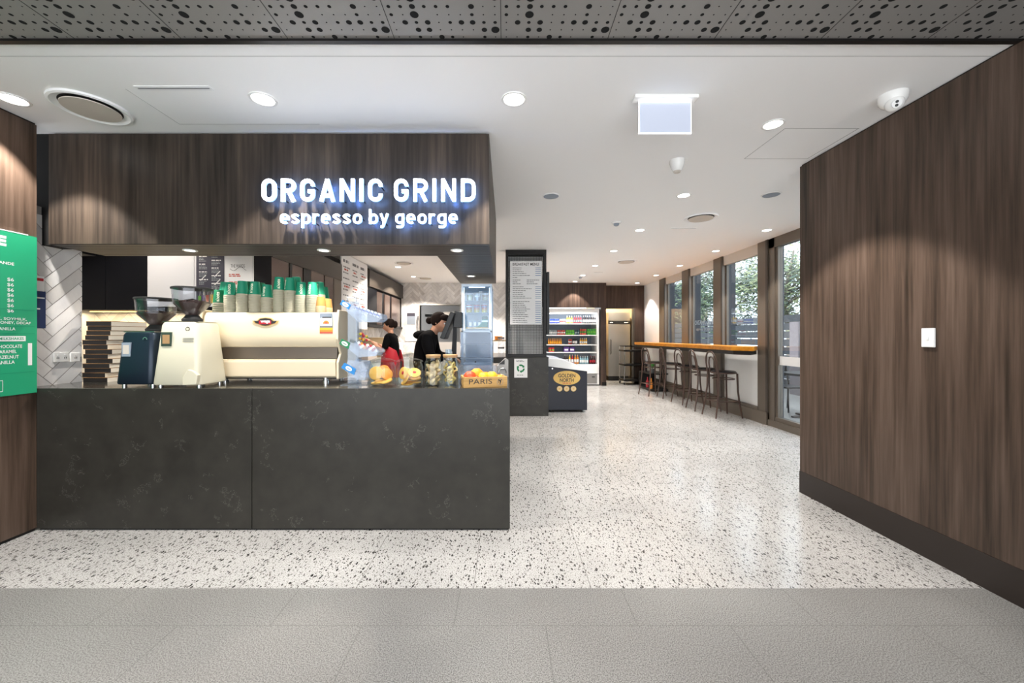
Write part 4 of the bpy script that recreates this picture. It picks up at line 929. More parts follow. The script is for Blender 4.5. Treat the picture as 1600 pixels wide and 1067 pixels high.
ck = [((-.035, -.035, .095), 82, 6, .05, 'big golden biscuit standing upright at the front of the left jar'), ((.035, -.005, .085), 66, 40, .046, 'orange-brown biscuit leaning at the right of the left jar'), ((.0, -.01, .028), 8, 10, .05, 'biscuit lying flat near the bottom of the left jar'), ((.045, -.03, .035), 24, -30, .042, 'biscuit lying tilted at the bottom right of the left jar'), ((-.04, .0, .016), 4, 0, .042, 'lowest biscuit at the bottom left of the left jar'), ((.0, .04, .10), 75, 0, .05, 'darker biscuit standing at the back of the left jar')]
for k, (p, tx, tz, r, lab) in enumerate(ck): put(cookie(r*1.0, .012, 'cookie' if k not in (1, 5) else 'c_orange').build('cookie'), (xa+p[0]*.95, 2.86+p[1]*.9, CT+p[2]), (R(tx), 0, R(tz)), lab)
ck = [((-.032, -.035, .095), 78, -38, .046, 'jam', 'jam-centred biscuit standing at the left front of the second jar'), ((.045, -.02, .092), 40, 20, .048, 'jam', 'jam-topped biscuit lying tilted at the upper right of the second jar'), ((-.01, -.04, .05), 60, -62, .042, 'swirl', 'yellow biscuit edge at the front centre of the second jar'), ((-.01, -.02, .016), 14, 0, .045, 'swirl', 'biscuit leaning low at the bottom left of the second jar'), ((.045, .0, .05), 12, 10, .044, 'swirl', 'chocolate-edged biscuit under the right jam biscuit'), ((.04, .02, .018), 3, 0, .044, 'swirl', 'lowest biscuit at the right of the second jar'), ((-.03, .045, .08), 80, 10, .046, 'swirl', 'biscuit standing at the back of the second jar')]
for p, tx, tz, r, ex, lab in ck: put(cookie(r*1.0, .013, 'cookie', ex).build('cookie'), (xb_+p[0]*.92, 2.87+p[1]*.9, CT+p[2]), (R(tx), 0, R(tz)), lab)
rj = random.Random(2); protoC = None
for k in range(22):
    a = k*2.4; d = .034 if k % 4 else .006; z_ = .020+.0068*k
    if protoC is None: o = protoC = MB().ball((0, 0, 0), .025, 'cookie_pale', 2, (1, 1, .55), jit=.0022).build('nut_biscuit')
    else: o = protoC.copy(); COL.objects.link(o)
    put(o, (xc_+d*math.cos(a), 2.87+d*math.sin(a), CT+z_+.006), (rj.uniform(-1.2, 1.2), rj.uniform(-1.2, 1.2), a), 'small pale nut biscuit piled in the left wooden-lidded jar', 'cookie', 'nut biscuits in the left upright jar')
protoC = None
for k in range(20):
    a = k*2.4; d = .032 if k % 4 else .006; z_ = .022+.0068*k
    if protoC is None:
        mm = MB(); mm.tube([(.022*math.cos(q_*.9)*(1-.05*q_), .022*math.sin(q_*.9)*(1-.05*q_), .003*math.sin(q_*2.1)) for q_ in range(8)], .007, 'straw', 7); o = protoC = mm.build('twist_biscuit')
    else: o = protoC.copy(); COL.objects.link(o)
    put(o, (xd_+d*math.cos(a), 2.92+d*math.sin(a), CT+z_+.006), (rj.uniform(-1.3, 1.3), rj.uniform(-1.3, 1.3), a), 'twisted straw-coloured biscuit piled in the right wooden-lidded jar', 'cookie', 'twist biscuits in the right upright jar')

# ------------------------------------------------------------------ PARIS fruit crate
ang = R(13); cx0, cy0 = WX(724.5, 2.745), 2.74
t = thing('fruit_crate', 'pale wooden fruit crate stencilled PARIS on the counter corner', 'crate', (cx0, cy0, CT), ang)
Lc, Dc, Hc = .315, .19, .074
MB().box(0, Lc, 0, .012, 0, Hc, 'crate_wood').build('front_board', t, bevel=.0015); MB().box(0, Lc, Dc-.012, Dc, 0, Hc, 'crate_wood').build('back_board', t, bevel=.0015)
pr = [(0.0, .012), (-.09, Dc*.62), (-.09, Dc*.62+.012), (0, .03)]
MB().box(0, .012, .0125, Dc-.0125, 0, Hc, 'crate_wood').build('end_board', t, bevel=.0015); MB().box(Lc-.012, Lc, .0125, Dc-.0125, 0, Hc, 'crate_wood').build('end_board', t, bevel=.0015)
MB().box(.012, Lc-.012, .012, Dc-.012, 0, .01, 'crate_wood').build('base_board', t)
m = MB(); T = at(.038, -.0008, .024); add_text(m, 'PARIS', 'ink', T, .165, .036, .0); T = at(.262, -.0008, .036)
ring(m, T, 0, 0, .021, .0235, 'ink_grey'); ring(m, T, -.004, .002, .008, .012, 'ink', 0, 20, -40, 230); add_text(m, 'Y', 'ink', T @ Matrix.Translation((.0, -.018, 0)), .03, .038, .01, 'c')
m.build('stencilled_lettering', t, fix=False)
m = MB()
for y in (.05, .12): m.tube([(-.002, y, Hc-.012), (-.012, y, Hc-.02), (-.014, y-.004, .03), (-.006, y, .006)], .003, 'ink', 6)
m.build('rope_handle', t)
def fruit(lx, ly, lz, r, m_, label, cat):
    M = Matrix.Translation((cx0, cy0, CT)) @ Matrix.Rotation(ang, 4, 'Z'); p = M @ Vector((lx, ly, lz))
    t = thing(cat, label, cat, p); r *= 1.12; MB().lathe([(.001, -r*.80), (r*.35, -r*.86), (r*.8, -r*.58), (r, 0), (r*.86, r*.52), (r*.45, r*.86), (r*.12, r*.84), (.001, r*.76)], m_, n=28, cap=False).build('flesh', t)
    MB().tube([(0, 0, r*.74), (.002, 0, r*.95)], .0022, 'bark', 6).build('stem', t)
mat('peach', 'd9502c', .45); mat('orange', 'f29a1e', .5); mat('lemon', 'f5b52a', .5); mat('bark_', '5a3c22')
fruit(.052, .055, .072, .040, 'peach', 'red and orange nectarine at the left in the fruit crate', 'nectarine')
fruit(.108, .095, .086, .042, 'orange', 'topmost bright orange in the fruit crate behind the nectarine', 'orange')
fruit(.150, .052, .066, .037, 'lemon', 'yellow orange in the middle front of the crate', 'orange')
fruit(.212, .055, .068, .039, 'lemon', 'rightmost large yellow orange in the fruit crate', 'orange')
fruit(.098, .045, .045, .032, 'peach', 'small peach low between the nectarine and the oranges', 'peach')
fruit(.268, .06, .046, .033, 'lemon', 'low yellow orange at the right end of the crate', 'orange')
fruit(.172, .125, .062, .038, 'orange', 'orange at the back of the crate', 'orange')

# ------------------------------------------------------------------ glass display fridge on the return
x0, x1, y0, y1, zb_, zt_ = WX(721, 4.4), WX(768.5, 4.4), 4.40, 4.86, CT, WZ(443.5, 4.4)
t = thing('display_fridge', 'slim upright glass display fridge with lit shelves on the counter return', 'display fridge', (0, 0, 0))
mat('case_frame', 'b9c8d8', .3, .3); mat('case_white', 'b9cadd', .4)
zs = WZ(517, 4.4); fwd = .018
MB().box(x0, x1, y0, y1, zb_, zb_+.05, 'case_frame').build('base', t, bevel=.003); MB().box(x0, x1, y0, y1, zt_-.03, zt_, 'case_frame').build('top', t, bevel=.003)
m = MB()
for xx in (x0, x1-fwd):
    for yy in (y0, y1-fwd): m.box(xx, xx+fwd, yy, yy+fwd, zb_+.05, zt_-.03, 'case_frame')
m.box(x0, x1, y0, y0+.012, zs-.012, zs+.004, 'case_frame'); m.build('frame', t)
MB().box(x0+fwd, x1-fwd, y0+.002, y0+.006, zs+.006, zt_-.03, 'case_glass').box(x1-.006, x1-.002, y0+fwd, y1-fwd, zb_+.05, zt_-.03, 'case_glass').box(x0+.002, x0+.006, y0+fwd, y1-fwd, zb_+.05, zt_-.03, 'case_glass').build('glass_pane', t)
MB().box(x0+fwd, x1-fwd, y1-.012, y1-.004, zb_+.05, zt_-.03, 'case_white').build('back_panel', t)
sh = [WZ(470.5, 4.5), WZ(489, 4.5), WZ(513.5, 4.5)]
for i, z in enumerate(sh): MB().box(x0+.012, x1-.012, y0+.03, y1-.02, z-.006, z, 'case_glass' if i < 2 else 'white').build('shelf', t)
MB().box(x0+.08, x1-.08, y0+.03, y0+.06, zt_-.036, zt_-.0305, 'led_cool').build('lamp', t)
for px, k in ((x0+.025, 0), (x1-.030, 1)): MB().box(px, px+.005, y0+.02, y0+.026, zs+.02, zt_-.04, 'led_cool').build('light_strip', t)
def pot(x, z, r0, r1, h, label, layers, y=4.5):
    t = thing('dessert_cup', label, 'cup', (x, y, z)); MB().lathe([(r0, 0), (r1, h), (r1*.97, h), (r0*.95, .003), (.001, .003)], 'case_glass', n=24, cap=False).build('clear_cup', t)
    zz = .005; rr = random.Random(int(x*1e4))
    for j, (m_, f) in enumerate(layers):
        r = r0+(r1-r0)*(zz/h)-.004; z2 = zz+h*f; r2 = r0+(r1-r0)*(z2/h)-.004; MB().lathe([(r, zz), (r2, z2)], m_, n=20).build('filling', t); zz = z2
for i, lab in enumerate(('left', 'middle', 'right')):
    xx = x0+.085+i*.088
    pot(xx, sh[0]+.001, .032, .040, .085, 'clear cup of pale salad on the top shelf of the display fridge, %s one' % lab, [(('cup_cream', 'bin_grey', 'leaf_lit')[i], .45), (('leaf_lit', 'c_white', 'choc')[i], .3)])
    pot(xx-.008, sh[1]+.001, .031, .041, .105, 'clear cup of layered fruit on the second shelf of the display fridge, %s one' % lab, [('c_yellow', .22), ('c_orange', .18), ('c_red', .16), ('c_purple' if i else 'c_white', .14), ('red', .12)])
MB().box(x0+.045, x1-.045, 4.45, 4.72, sh[2]+.001, sh[2]+.014, 'crate_wood').build('serving_board', label='wooden serving board on the lowest lit shelf', cat='board', bevel=.002)
for i in range(3): 
    tt = thing('sandwich_pack', 'clear wedge pack standing on the board, %s of three' % ('left', 'middle', 'right of the left two')[i], 'sandwich', (x0+.09+i*.052, 4.56, sh[2]+.015))
    MB().prism([(-.022, 0), (.022, 0), (.014, .075), (-.018, .085)], -.03, .03, 'frosted', 'y').build('pack', tt); MB().box(-.014, .012, -.032, -.031, .02, .06, 'paper').build('pack_label', tt)
tt = thing('green_bag', 'green and teal bag slumped on the board at the right', 'bag', (x1-.085, 4.54, sh[2]+.015))
MB().prism([(-.12, 0), (.03, 0), (.035, .06), (.03, .13), (-.03, .13), (-.035, .055), (-.07, .02)], -.03, .03, 'teal', 'y').build('bag', tt, bevel=.008); MB().box(-.036, .036, -.031, .031, .062, .082, 'white').build('white_band', tt); MB().box(-.034, .034, -.0315, .0315, .10, .115, 'c_teal').build('dark_band', tt)
# acrylic drawers in front of the lower half
t = thing('acrylic_organiser', 'stacked clear acrylic drawers below the lit shelves of the display fridge', 'drawers', (0, 0, 0))
xa0, xa1, ya = WX(719.5, 4.3), WX(767, 4.3), 4.28
zz = [CT+.001, WZ(559, 4.3), WZ(537, 4.3), WZ(518.5, 4.3)]
for i in range(3):
    d_ = MB().box(xa0, xa1, ya, ya+.003, zz[i]+.002, zz[i+1], 'frosted').box(xa0, xa0+.003, ya+.003, ya+.11, zz[i]+.002, zz[i+1], 'acrylic').box(xa1-.003, xa1, ya+.003, ya+.11, zz[i]+.002, zz[i+1], 'acrylic').box(xa0, xa1, ya, ya+.11, zz[i]+.001, zz[i]+.004, 'frosted').build('drawer', t)
    MB().box(xa0, xa1, ya-.003, ya, zz[i+1]-.008, zz[i+1]-.002, 'case_white').build('rim', d_)
MB().cyl((0, 0, 0), .009, .012, 'black', n=16, M=at((xa0+xa1)/2, ya, WZ(565, 4.3))).build('knob', t)
MB().box(WX(716, 3.3), WX(775, 3.3), 3.28, 3.283, CT, CT+.12, 'frosted').box(WX(716, 3.3), WX(716, 3.3)+.003, 3.283, 3.45, CT, CT+.12, 'acrylic').box(WX(775, 3.3)-.003, WX(775, 3.3), 3.283, 3.45, CT, CT+.12, 'acrylic').box(WX(716, 3.3), WX(775, 3.3), 3.283, 3.45, CT, CT+.004, 'acrylic').build('acrylic_box', label='open clear acrylic box behind the fruit crate', cat='box')
t = thing('napkin_holder', 'dark grey dispenser with a chrome ring at the right of the fruit crate', 'dispenser', (WX(786, 3.5), 3.5, CT))
MB().prism([(-.055, 0), (.048, 0), (.048, .15), (.02, .17), (-.04, .11), (-.055, .10)], -.05, .05, 'panel_grey', 'y').build('body', t, bevel=.004)
m = MB(); m.tube([(-.004+.032*math.cos(a_*.4189), -.056, .05+.032*math.sin(a_*.4189)) for a_ in range(15)], .004, 'chrome', 8, True); m.build('ring', t)
MB().prism([(-.04, .115), (.015, .16), (.015, .115)], -.052, -.049, 'black', 'y').build('slot', t)

# ------------------------------------------------------------------ till
t = thing('point_of_sale_till', 'black till with a tilted screen on the counter return beside the display fridge', 'till', (0, 0, 0)); ZP = 4.15
def q2(*pts): return [(WX(a, ZP), WZ(b, ZP)) for a, b in pts]
MB().prism(q2((690, 528), (697, 530), (713, 490), (706, 488))[::-1], ZP-.12, ZP+.14, 'black', 'y').build('screen', t, bevel=.006)
MB().prism(q2((706, 549), (713, 549), (714, 500), (709, 498)), ZP-.02, ZP+.02, 'ink', 'y').build('post', t, bevel=.004)
MB().prism(q2((709, 512), (722, 512), (722, 488), (711, 486)), ZP-.05, ZP+.10, 'black', 'y').build('customer_display', t, bevel=.005)
MB().box(WX(698, ZP), WX(722, ZP), ZP-.08, ZP+.12, CT, CT+.05, 'black').box(WX(707, ZP), WX(713, ZP), ZP-.02, ZP+.02, CT+.05, WZ(548, ZP), 'ink').build('base', t, bevel=.004)
t = thing('straw_tumbler', 'clear tumbler beside the till post', 'tumbler', (WX(701, 4.0), 4.0, CT+.0))
MB().lathe([(.03, 0), (.034, .23), (.032, .23), (.028, .004), (.001, .004)], 'case_glass', n=24, cap=False).build('glass', t); MB().lathe([(.026, .006), (.028, .09)], 'leaf_dark', n=20).build('contents', t)
# ================================================================== menu pillar
ZP_ = 6.64
px0, px1 = WX(790, ZP_), WX(854, ZP_)
t = thing('side_counter', 'dark stone side counter end standing below the mesh menu screen', 'counter', (0, 0, 0))
MB().box(-.9, .729, ZP_, 6.93, 0, .98, 'dark_stone').build('body', t); MB().box(-.9, .733, ZP_-.003, 6.93, .98, 1.0, 'dark_stone').build('top', t, bevel=.003)
t = thing('mesh_menu_screen', 'black framed wire mesh box from counter to ceiling carrying the breakfast menu', 'screen', (0, 0, 0))
zb, zt = 1.002, CEIL-.003; D = .22; e = .045
m = MB()
for a in (px0, px1-e):
    for b in (ZP_+.02, ZP_+.02+D-e): m.box(a, a+e, b, b+e, zb, zt, 'black_metal')
for z in (zb, zt-e*1.6):
    m.box(px0+e, px1-e, ZP_+.02, ZP_+.02+e, z, z+(e if z < 2 else e*1.6), 'black_metal'); m.box(px0+e, px1-e, ZP_+.02+D-e, ZP_+.02+D, z, z+e, 'black_metal')
    m.box(px0, px0+e, ZP_+.02+e, ZP_+.02+D-e, z, z+e, 'black_metal'); m.box(px1-e, px1, ZP_+.02+e, ZP_+.02+D-e, z, z+e, 'black_metal')
m.box(px0, px0+e, ZP_+.02, ZP_+.02+D, 1.86, 1.89, 'black_metal')
m.build('frame', t)
def mesh_panel(x0, x1, y, side=None):
    m = MB(); p = .027; r = .0022
    x = x0
    while x < x1:
        if side is None: m.box(x-r, x+r, y-r, y+r, zb+e, zt-e*1.6, 'black_metal')
        else: m.box(side-r, side+r, x-r, x+r, zb+e, zt-e, 'black_metal')
        x += p
    z = zb+e
    while z < zt-e:
        if side is None: m.box(x0, x1, y-r, y+r, z-r, z+r, 'black_metal')
        else: m.box(side-r, side+r, x0, x1, z-r, z+r, 'black_metal')
        z += p
    m.build('wire_mesh', t)
mesh_panel(px0+e, px1-e, ZP_+.045); mesh_panel(ZP_+.07, ZP_+D-.03, 0, px0+e*.5); mesh_panel(ZP_+.07, ZP_+D-.03, 0, px1-e*.5)
MB().box(px0+e, px1-e, 6.905, 6.92, 1.001, zt, 'paper').build('backing_board', label='pale grey board standing behind the mesh screen', cat='board')
t = thing('breakfast_menu', 'white BREAKFAST MENU sheet hung on the front of the mesh screen', 'menu', (0, 0, 0))
mx, mX, mz0, mz1 = WX(797, ZP_), WX(846.5, ZP_), WZ(507, ZP_), WZ(408, ZP_)
MB().box(mx, mX, ZP_+.005, ZP_+.012, mz0, mz1, 'paper').build('sheet', t)
m = MB(); T = at(mx, ZP_+.0045, mz0); u = ZP_/F
add_text(m, 'BREAKFAST MENU', 'ink', T @ Matrix.Translation((4*u, 92.2*u, 0)), 41*u, 4.3*u, .01)
def rows(y0, n, a=4, b=34, pr=True, bold=False):
    for i in range(n):
        word_lines(m, T, a*u, b*u, (99-y0-i*2.95)*u, 1, 1, 1.0*u, 'ink_grey', .55)
        if pr: rect(m, T, 39.5*u, 48*u, (99-y0-i*2.95-.9)*u, (99-y0-i*2.95-.1)*u, 'blue_ink', .0005)
rows(10, 5); rows(25, 1, 4, 16, False); rows(29, 3, 4, 20, False); rows(29, 3, 26, 46, False); rows(39.5, 7); rows(62.5, 12, 4, 38)
m.build('printing', t, fix=False)
MB().box(px1+.002, px1+.045, ZP_-.02, ZP_+.35, WZ(522, ZP_), WZ(425, ZP_), 'black').build('wall_display', label='slim black display panel mounted on the right side of the mesh screen', cat='display', bevel=.004)
t = thing('recycling_notice', 'white notice with a green recycling symbol on the dark stone side counter', 'notice', (WX(803.5, ZP_), ZP_-.001, WZ(590, ZP_)))
MB().box(0, 20.5*u, -.002, 0, 0, 29.5*u, 'paper').build('sheet', t)
m = MB(); T = Matrix.Translation((10.2*u, -.0025, 14.5*u)) @ BASIS['-y']
for k in range(3):
    TT = T @ Matrix.Rotation(R(120*k), 4, 'Z')
    r0, r1 = 3.6*u, 6.2*u
    ring(m, TT, 0, 0, r0, r1, 'tag_green', 0, 8, 40, 118)
    a = R(40); c = ((r0+r1)/2*math.cos(a), (r0+r1)/2*math.sin(a)); d = (math.sin(a), -math.cos(a)); n_ = (math.cos(a), math.sin(a))
    m.faces([(c[0]+n_[0]*2.4*u, c[1]+n_[1]*2.4*u, 0), (c[0]-n_[0]*2.4*u, c[1]-n_[1]*2.4*u, 0), (c[0]+d[0]*2.8*u, c[1]+d[1]*2.8*u, 0)], [(0, 1, 2)], 'tag_green', TT)
word_lines(m, T, -7*u, 7*u, 13*u, 2, 1.6*u, .8*u, 'ink_grey', .3); word_lines(m, T, -6*u, 6*u, -10*u, 1, 1, 1*u, 'ink_grey', .3)
m.build('recycling_symbol', t, fix=False)
t = thing('storage_canister', 'clear canister on the far kitchen side behind the display fridge, upper of two', 'canister', (WX(783, 6.8), 6.8, 1.172))
MB().cyl((0, 0, 0), .055, .14, 'smoky', n=20).build('body', t); MB().cyl((0, 0, .14), .058, .03, 'ink_grey', n=20).build('lid', t)
o = dup(t, (WX(783, 6.8), 6.8, 1.001), label='clear canister on the side counter behind the display fridge, lower of two')
lcarton(WX(779, 8.5), 8.5, 1.28, .16, .2, .08, 'c_orange', 'orange bread loaf pack on a kitchen shelf right of the display fridge', 'bread', 0, 'bread_pack')
MB().box(-.3, .25, 8.3, 8.7, 1.25, 1.278, 'kraft_light').box(-.3, -.27, 8.3, 8.7, 0, 1.25, 'kraft_light').box(.22, .25, 8.3, 8.7, 0, 1.25, 'kraft_light').box(-.27, .22, 8.3, 8.7, .6, .63, 'kraft_light').build('shelf_unit', label='pale wooden shelf unit in the kitchen behind the display fridge', cat='shelf')

# ================================================================== ice cream freezer
ZF = 6.95
t = thing('ice_cream_freezer', 'navy chest freezer with a gold GOLDEN NORTH oval and a curved glass top', 'freezer', (0, 0, 0))
fx = lambda p: WX(850+p/10.675, ZF); fz = lambda p: WZ(555+p/10.675, ZF)
def scale_px(pts): return [(fx(a), fz(b)) for a, b in pts]
body = scale_px([(-60, 150), (75, 185), (400, 225), (722, 262), (722, 918), (-60, 918)])
MB().prism(body[::-1], ZF, ZF+1.25, 'navy', 'y').build('body', t, bevel=.012)
rim = scale_px([(-60, 50), (180, 60), (300, 70), (480, 130), (680, 215), (732, 250), (722, 268), (400, 228), (75, 186), (-60, 152)])
MB().prism(rim[::-1], ZF-.008, ZF+1.26, 'white_gloss', 'y').build('lid_surround', t, bevel=.006, label='pale curved lid surround')
gl = scale_px([(40, 50), (180, 56), (300, 64), (480, 124), (640, 192), (640, 198), (480, 131), (300, 71), (180, 61), (40, 56)])
MB().prism(gl[::-1], ZF+.08, ZF+1.18, 'frosted', 'y').build('glass_lid', t)
for xx in (fx(110), fx(640)):
    for yy in (ZF+.07, ZF+1.17):
        MB().cyl((0, 0, 0), .035, .03, 'rubber', n=20, M=Matrix.Translation((xx-.015, yy, .035)) @ Matrix.Rotation(R(90), 4, 'Y')).box(xx-.02, xx+.02, yy-.015, yy+.015, .03, fz(916), 'chrome').build('castor', t)
MB().box(fx(160), fx(600), ZF+.12, ZF+1.1, .06, fz(915), 'black').build('undercarriage', t)
m = MB(); T = at(fx(380), ZF-.001, fz(378)); kk = ZF/F/10.675
disc(m, T, 0, 0, 225*kk, 'gold', .001, 40, 118*kk); ring(m, T, 0, 0, 0, 1, 'gold') if False else None
add_text(m, 'GOLDEN', 'navy', T @ Matrix.Translation((0, 8*kk, .0016)), 285*kk, 62*kk, .02, 'c'); add_text(m, 'NORTH', 'navy', T @ Matrix.Translation((0, -68*kk, .0016)), 235*kk, 62*kk, .02, 'c')
word_lines(m, T, -70*kk, 80*kk, -80*kk, 1, 1, 14*kk, 'c_pink', .01, .0016)
m.build('logo', t, fix=False, label='gold oval logo reading GOLDEN NORTH')
for px_ in (260, 377, 492):
    m = MB(); T = at(fx(px_), ZF-.001, fz(558)); disc(m, T, 0, 0, 43*kk, 'kraft_light', .001); ring(m, T, 0, 0, 40*kk, 46*kk, 'gold', .0012); disc(m, T, 0, 0, 16*kk, 'gold', .0016, 10); m.build('round_badge', t, fix=False)
MB().cyl((0, 0, 0), .012, .006, 'chrome', n=14, M=at(fx(140), ZF, fz(222))).build('lock', t)

# ================================================================== open drinks fridge
t = thing('drinks_fridge', 'open multi-deck drinks fridge with lit white shelves set in the dark wood wall', 'fridge', (0, 0, 0))
Y0 = 10.80; g = .02; X0, X1 = fx0+g, fx1-g-.02; H1 = fz1-.03
fr_z = lambda py: WZ(py, Y0)
MB().box(X0, X0+.05, Y0, Y0+.85, .03, H1, 'white_gloss').box(X1-.05, X1, Y0, Y0+.85, .03, H1, 'white_gloss').build('side_wall', t, bevel=.004)
MB().box(X0+.05, X1-.05, Y0, Y0+.85, fr_z(489), H1, 'white_gloss').build('canopy', t, bevel=.008)
MB().box(X0+.05, X1-.05, Y0+.8, Y0+.85, .03, fr_z(489), 'bin_grey').build('back_panel', t)
MB().box(X0+.05, X1-.05, Y0, Y0+.8, .03, fr_z(581), 'white').box(X0+.05, X1-.05, Y0-.03, Y0+.04, fr_z(583), fr_z(569), 'white_gloss').build('base_tub', t, bevel=.004)
MB().box(X0+.06, X1-.06, Y0-.012, Y0, .06, fr_z(584), 'panel_grey').box(X1-.20, X1-.12, Y0-.016, Y0-.012, fr_z(589.5), fr_z(588), 'ink').build('kick_grille', t)
MB().box(X0+.06, X1-.06, Y0+.06, Y0+.10, fr_z(489)-.02, fr_z(489)-.002, 'led_cool').build('lamp', t)
shelf_y = [505.3, 523.3, 538.3, 550.2]
for sy in shelf_y:
    s_ = MB().box(X0+.051, X1-.051, Y0+.06, Y0+.78, fr_z(sy)-.012, fr_z(sy), 'white').build('shelf', t); MB().box(X0+.051, X1-.051, Y0+.045, Y0+.06, fr_z(sy)-.024, fr_z(sy)+.004, 'white_gloss').build('price_rail', s_)
    ldd = bpy.data.lights.new('shelf_lamp', 'AREA'); 
    bpy.data.lights.remove(ldd)
ld = bpy.data.lights.new('fridge_lamp', 'AREA'); ld.shape = 'RECTANGLE'; ld.size = 1.4; ld.size_y = .05; ld.energy = 3.2; ld.color = (.95, .98, 1)
lo = bpy.data.objects.new('fridge_lamp', ld); COL.objects.link(lo); lo.location = ((X0+X1)/2, Y0+.05, fr_z(489)-.03); lo.rotation_euler = (R(25), 0, 0)
YD = Y0+.14
def fdrink(kind, px, base_py, w_px, h_px, c1, c2, label, group, protos={}):
    key = (kind, w_px, h_px, c1, c2); z = {504: shelf_y[0], 522: shelf_y[1], 537: shelf_y[2], 549: shelf_y[3], 568: None}[base_py]
    z = fr_z(z)+.001 if z else fr_z(569)+.004
    y = YD if base_py != 568 else Y0+.12
    r = w_px*YD/F/2; h = h_px*YD/F
    cat = {'can': 'can', 'bottle': 'bottle', 'jar': 'jar', 'pack': 'packet'}[kind]
    if key in protos: o = dup(protos[key], (WX(px, y), y, z), 0)
    else:
        o = thing('drink_'+kind if kind != 'pack' else 'snack_pack', label, cat, (WX(px, y), y, z)); protos[key] = o
        if kind == 'can':
            MB().lathe([(r*.8, 0), (r, .008), (r, h-.012), (r*.82, h)], c1, n=14).build('body', o); MB().lathe([(r*1.01, h*.35), (r*1.01, h*.62)], c2, n=14, cap=False).build('printed_band', o)
        elif kind == 'bottle':
            MB().lathe([(r*.9, 0), (r, .008), (r, h*.6), (r*.42, h*.8), (r*.38, h*.92)], c1, n=14).build('body', o); MB().lathe([(r*1.02, h*.18), (r*1.02, h*.5)], c2, n=14, cap=False).build('bottle_label', o); MB().lathe([(r*.44, h*.92), (r*.44, h)], c2, n=12).build('cap', o)
        elif kind == 'jar':
            MB().lathe([(r, 0), (r, h*.8)], c1, n=14).build('body', o); MB().lathe([(r*1.02, h*.2), (r*1.02, h*.62)], c2, n=14, cap=False).build('bottle_label', o); MB().lathe([(r*.9, h*.8), (r*.9, h)], 'black', n=14).build('lid', o)
        else:
            MB().box(-r, r, -.05, .05, 0, h, c1).build('body', o, bevel=.006); MB().box(-r*.7, r*.7, -.052, -.05, h*.3, h*.62, c2).build('printed_band', o)
    tag(o, label, cat, group)
def fd(kind, a, b, n, base, h, c1, c2, lab):
    w_ = (b-a)/n
    for i in range(n): fdrink(kind, a+w_*(i+.5), base, round(w_*.9, 2), h, c1, c2, lab.replace('of the drinks fridge', 'in the fridge').replace('orange juice bottle with a white cap', 'orange juice bottle').replace('with a white cap', 'with white cap').replace('with a white label', 'with white label').replace('with a red label', 'with red label')+('' if n == 1 else ', %s from left' % ordw[i]), lab.split(' of the ')[0])
fd('can', 859, 873.5, 5, 504, 7, 'c_blue', 'c_white', 'blue and white slim can on the top shelf of the drinks fridge')
fd('can', 874.5, 883.5, 3, 504, 7, 'c_white', 'c_redwhite', 'red and white can on the top shelf of the drinks fridge')
fd('bottle', 884.5, 895, 3, 504, 12, 'c_yellow', 'c_white', 'yellow juice bottle on the top shelf of the drinks fridge')
fd('bottle', 896, 909, 4, 504, 12, 'c_red', 'c_grey', 'red juice bottle on the top shelf of the drinks fridge')
fd('bottle', 910, 936, 8, 504, 12, 'c_dark', 'c_white', 'dark bottle with a white label on the top shelf of the drinks fridge')
fd('can', 858, 870, 5, 522, 7.6, 'c_grey', 'c_white', 'silver can on the second shelf of the drinks fridge')
fd('can', 870.5, 883, 5, 522, 7.6, 'c_pink', 'c_white', 'pink and red can on the second shelf of the drinks fridge')
fd('can', 884, 897.5, 5, 522, 8, 'c_lime', 'c_green', 'lime green can on the second shelf of the drinks fridge')
fd('can', 898, 905, 2, 522, 7.6, 'c_teal', 'c_grey', 'dark teal can on the second shelf of the drinks fridge')
fd('can', 906, 916, 4, 522, 9.4, 'c_pink', 'c_green', 'red and green can on the second shelf of the drinks fridge')
fd('can', 917, 936, 7, 522, 9.6, 'c_green', 'c_lime', 'tall green can on the second shelf of the drinks fridge')
fd('bottle', 856, 878, 8, 537, 9.4, 'c_orange', 'c_juice', 'small orange juice bottle on the third shelf of the drinks fridge')
fd('can', 888, 893.5, 2, 537, 8.4, 'c_pink', 'c_white', 'pink can on the third shelf of the drinks fridge')
fd('jar', 894.5, 902, 2, 537, 9, 'ink', 'c_white', 'dark jar with a white label on the third shelf of the drinks fridge')
fd('bottle', 905.5, 917.5, 4, 537, 10, 'c_juice', 'c_white', 'yellow bottle with a white cap on the third shelf of the drinks fridge')
fd('pack', 857, 866, 2, 549, 7, 'red', 'c_lime', 'red fruit snack pack on the fourth shelf of the drinks fridge')
fd('pack', 880, 898, 2, 549, 8, 'c_purple', 'c_white', 'purple snack pack on the fourth shelf of the drinks fridge')
fd('bottle', 881, 888, 3, 568, 14, 'c_dark', 'c_white', 'dark bottle with a white cap on the bottom deck of the drinks fridge')
fd('bottle', 888.5, 892, 1, 568, 14, 'c_yellow', 'c_white', 'single yellow bottle on the bottom deck of the drinks fridge')
fd('bottle', 892.5, 896.5, 1, 568, 14, 'c_red', 'c_white', 'single red bottle on the bottom deck of the drinks fridge')
fd('bottle', 897, 904.5, 2, 568, 14, 'c_orange', 'c_white', 'orange juice bottle with a white cap on the bottom deck of the drinks fridge')
fd('bottle', 905.5, 919.5, 4, 568, 12, 'c_water', 'c_white', 'clear water bottle on the bottom deck of the drinks fridge')
fd('bottle', 921, 930.5, 3, 568, 12, 'c_cola', 'red', 'dark cola bottle with a red label on the bottom deck of the drinks fridge')

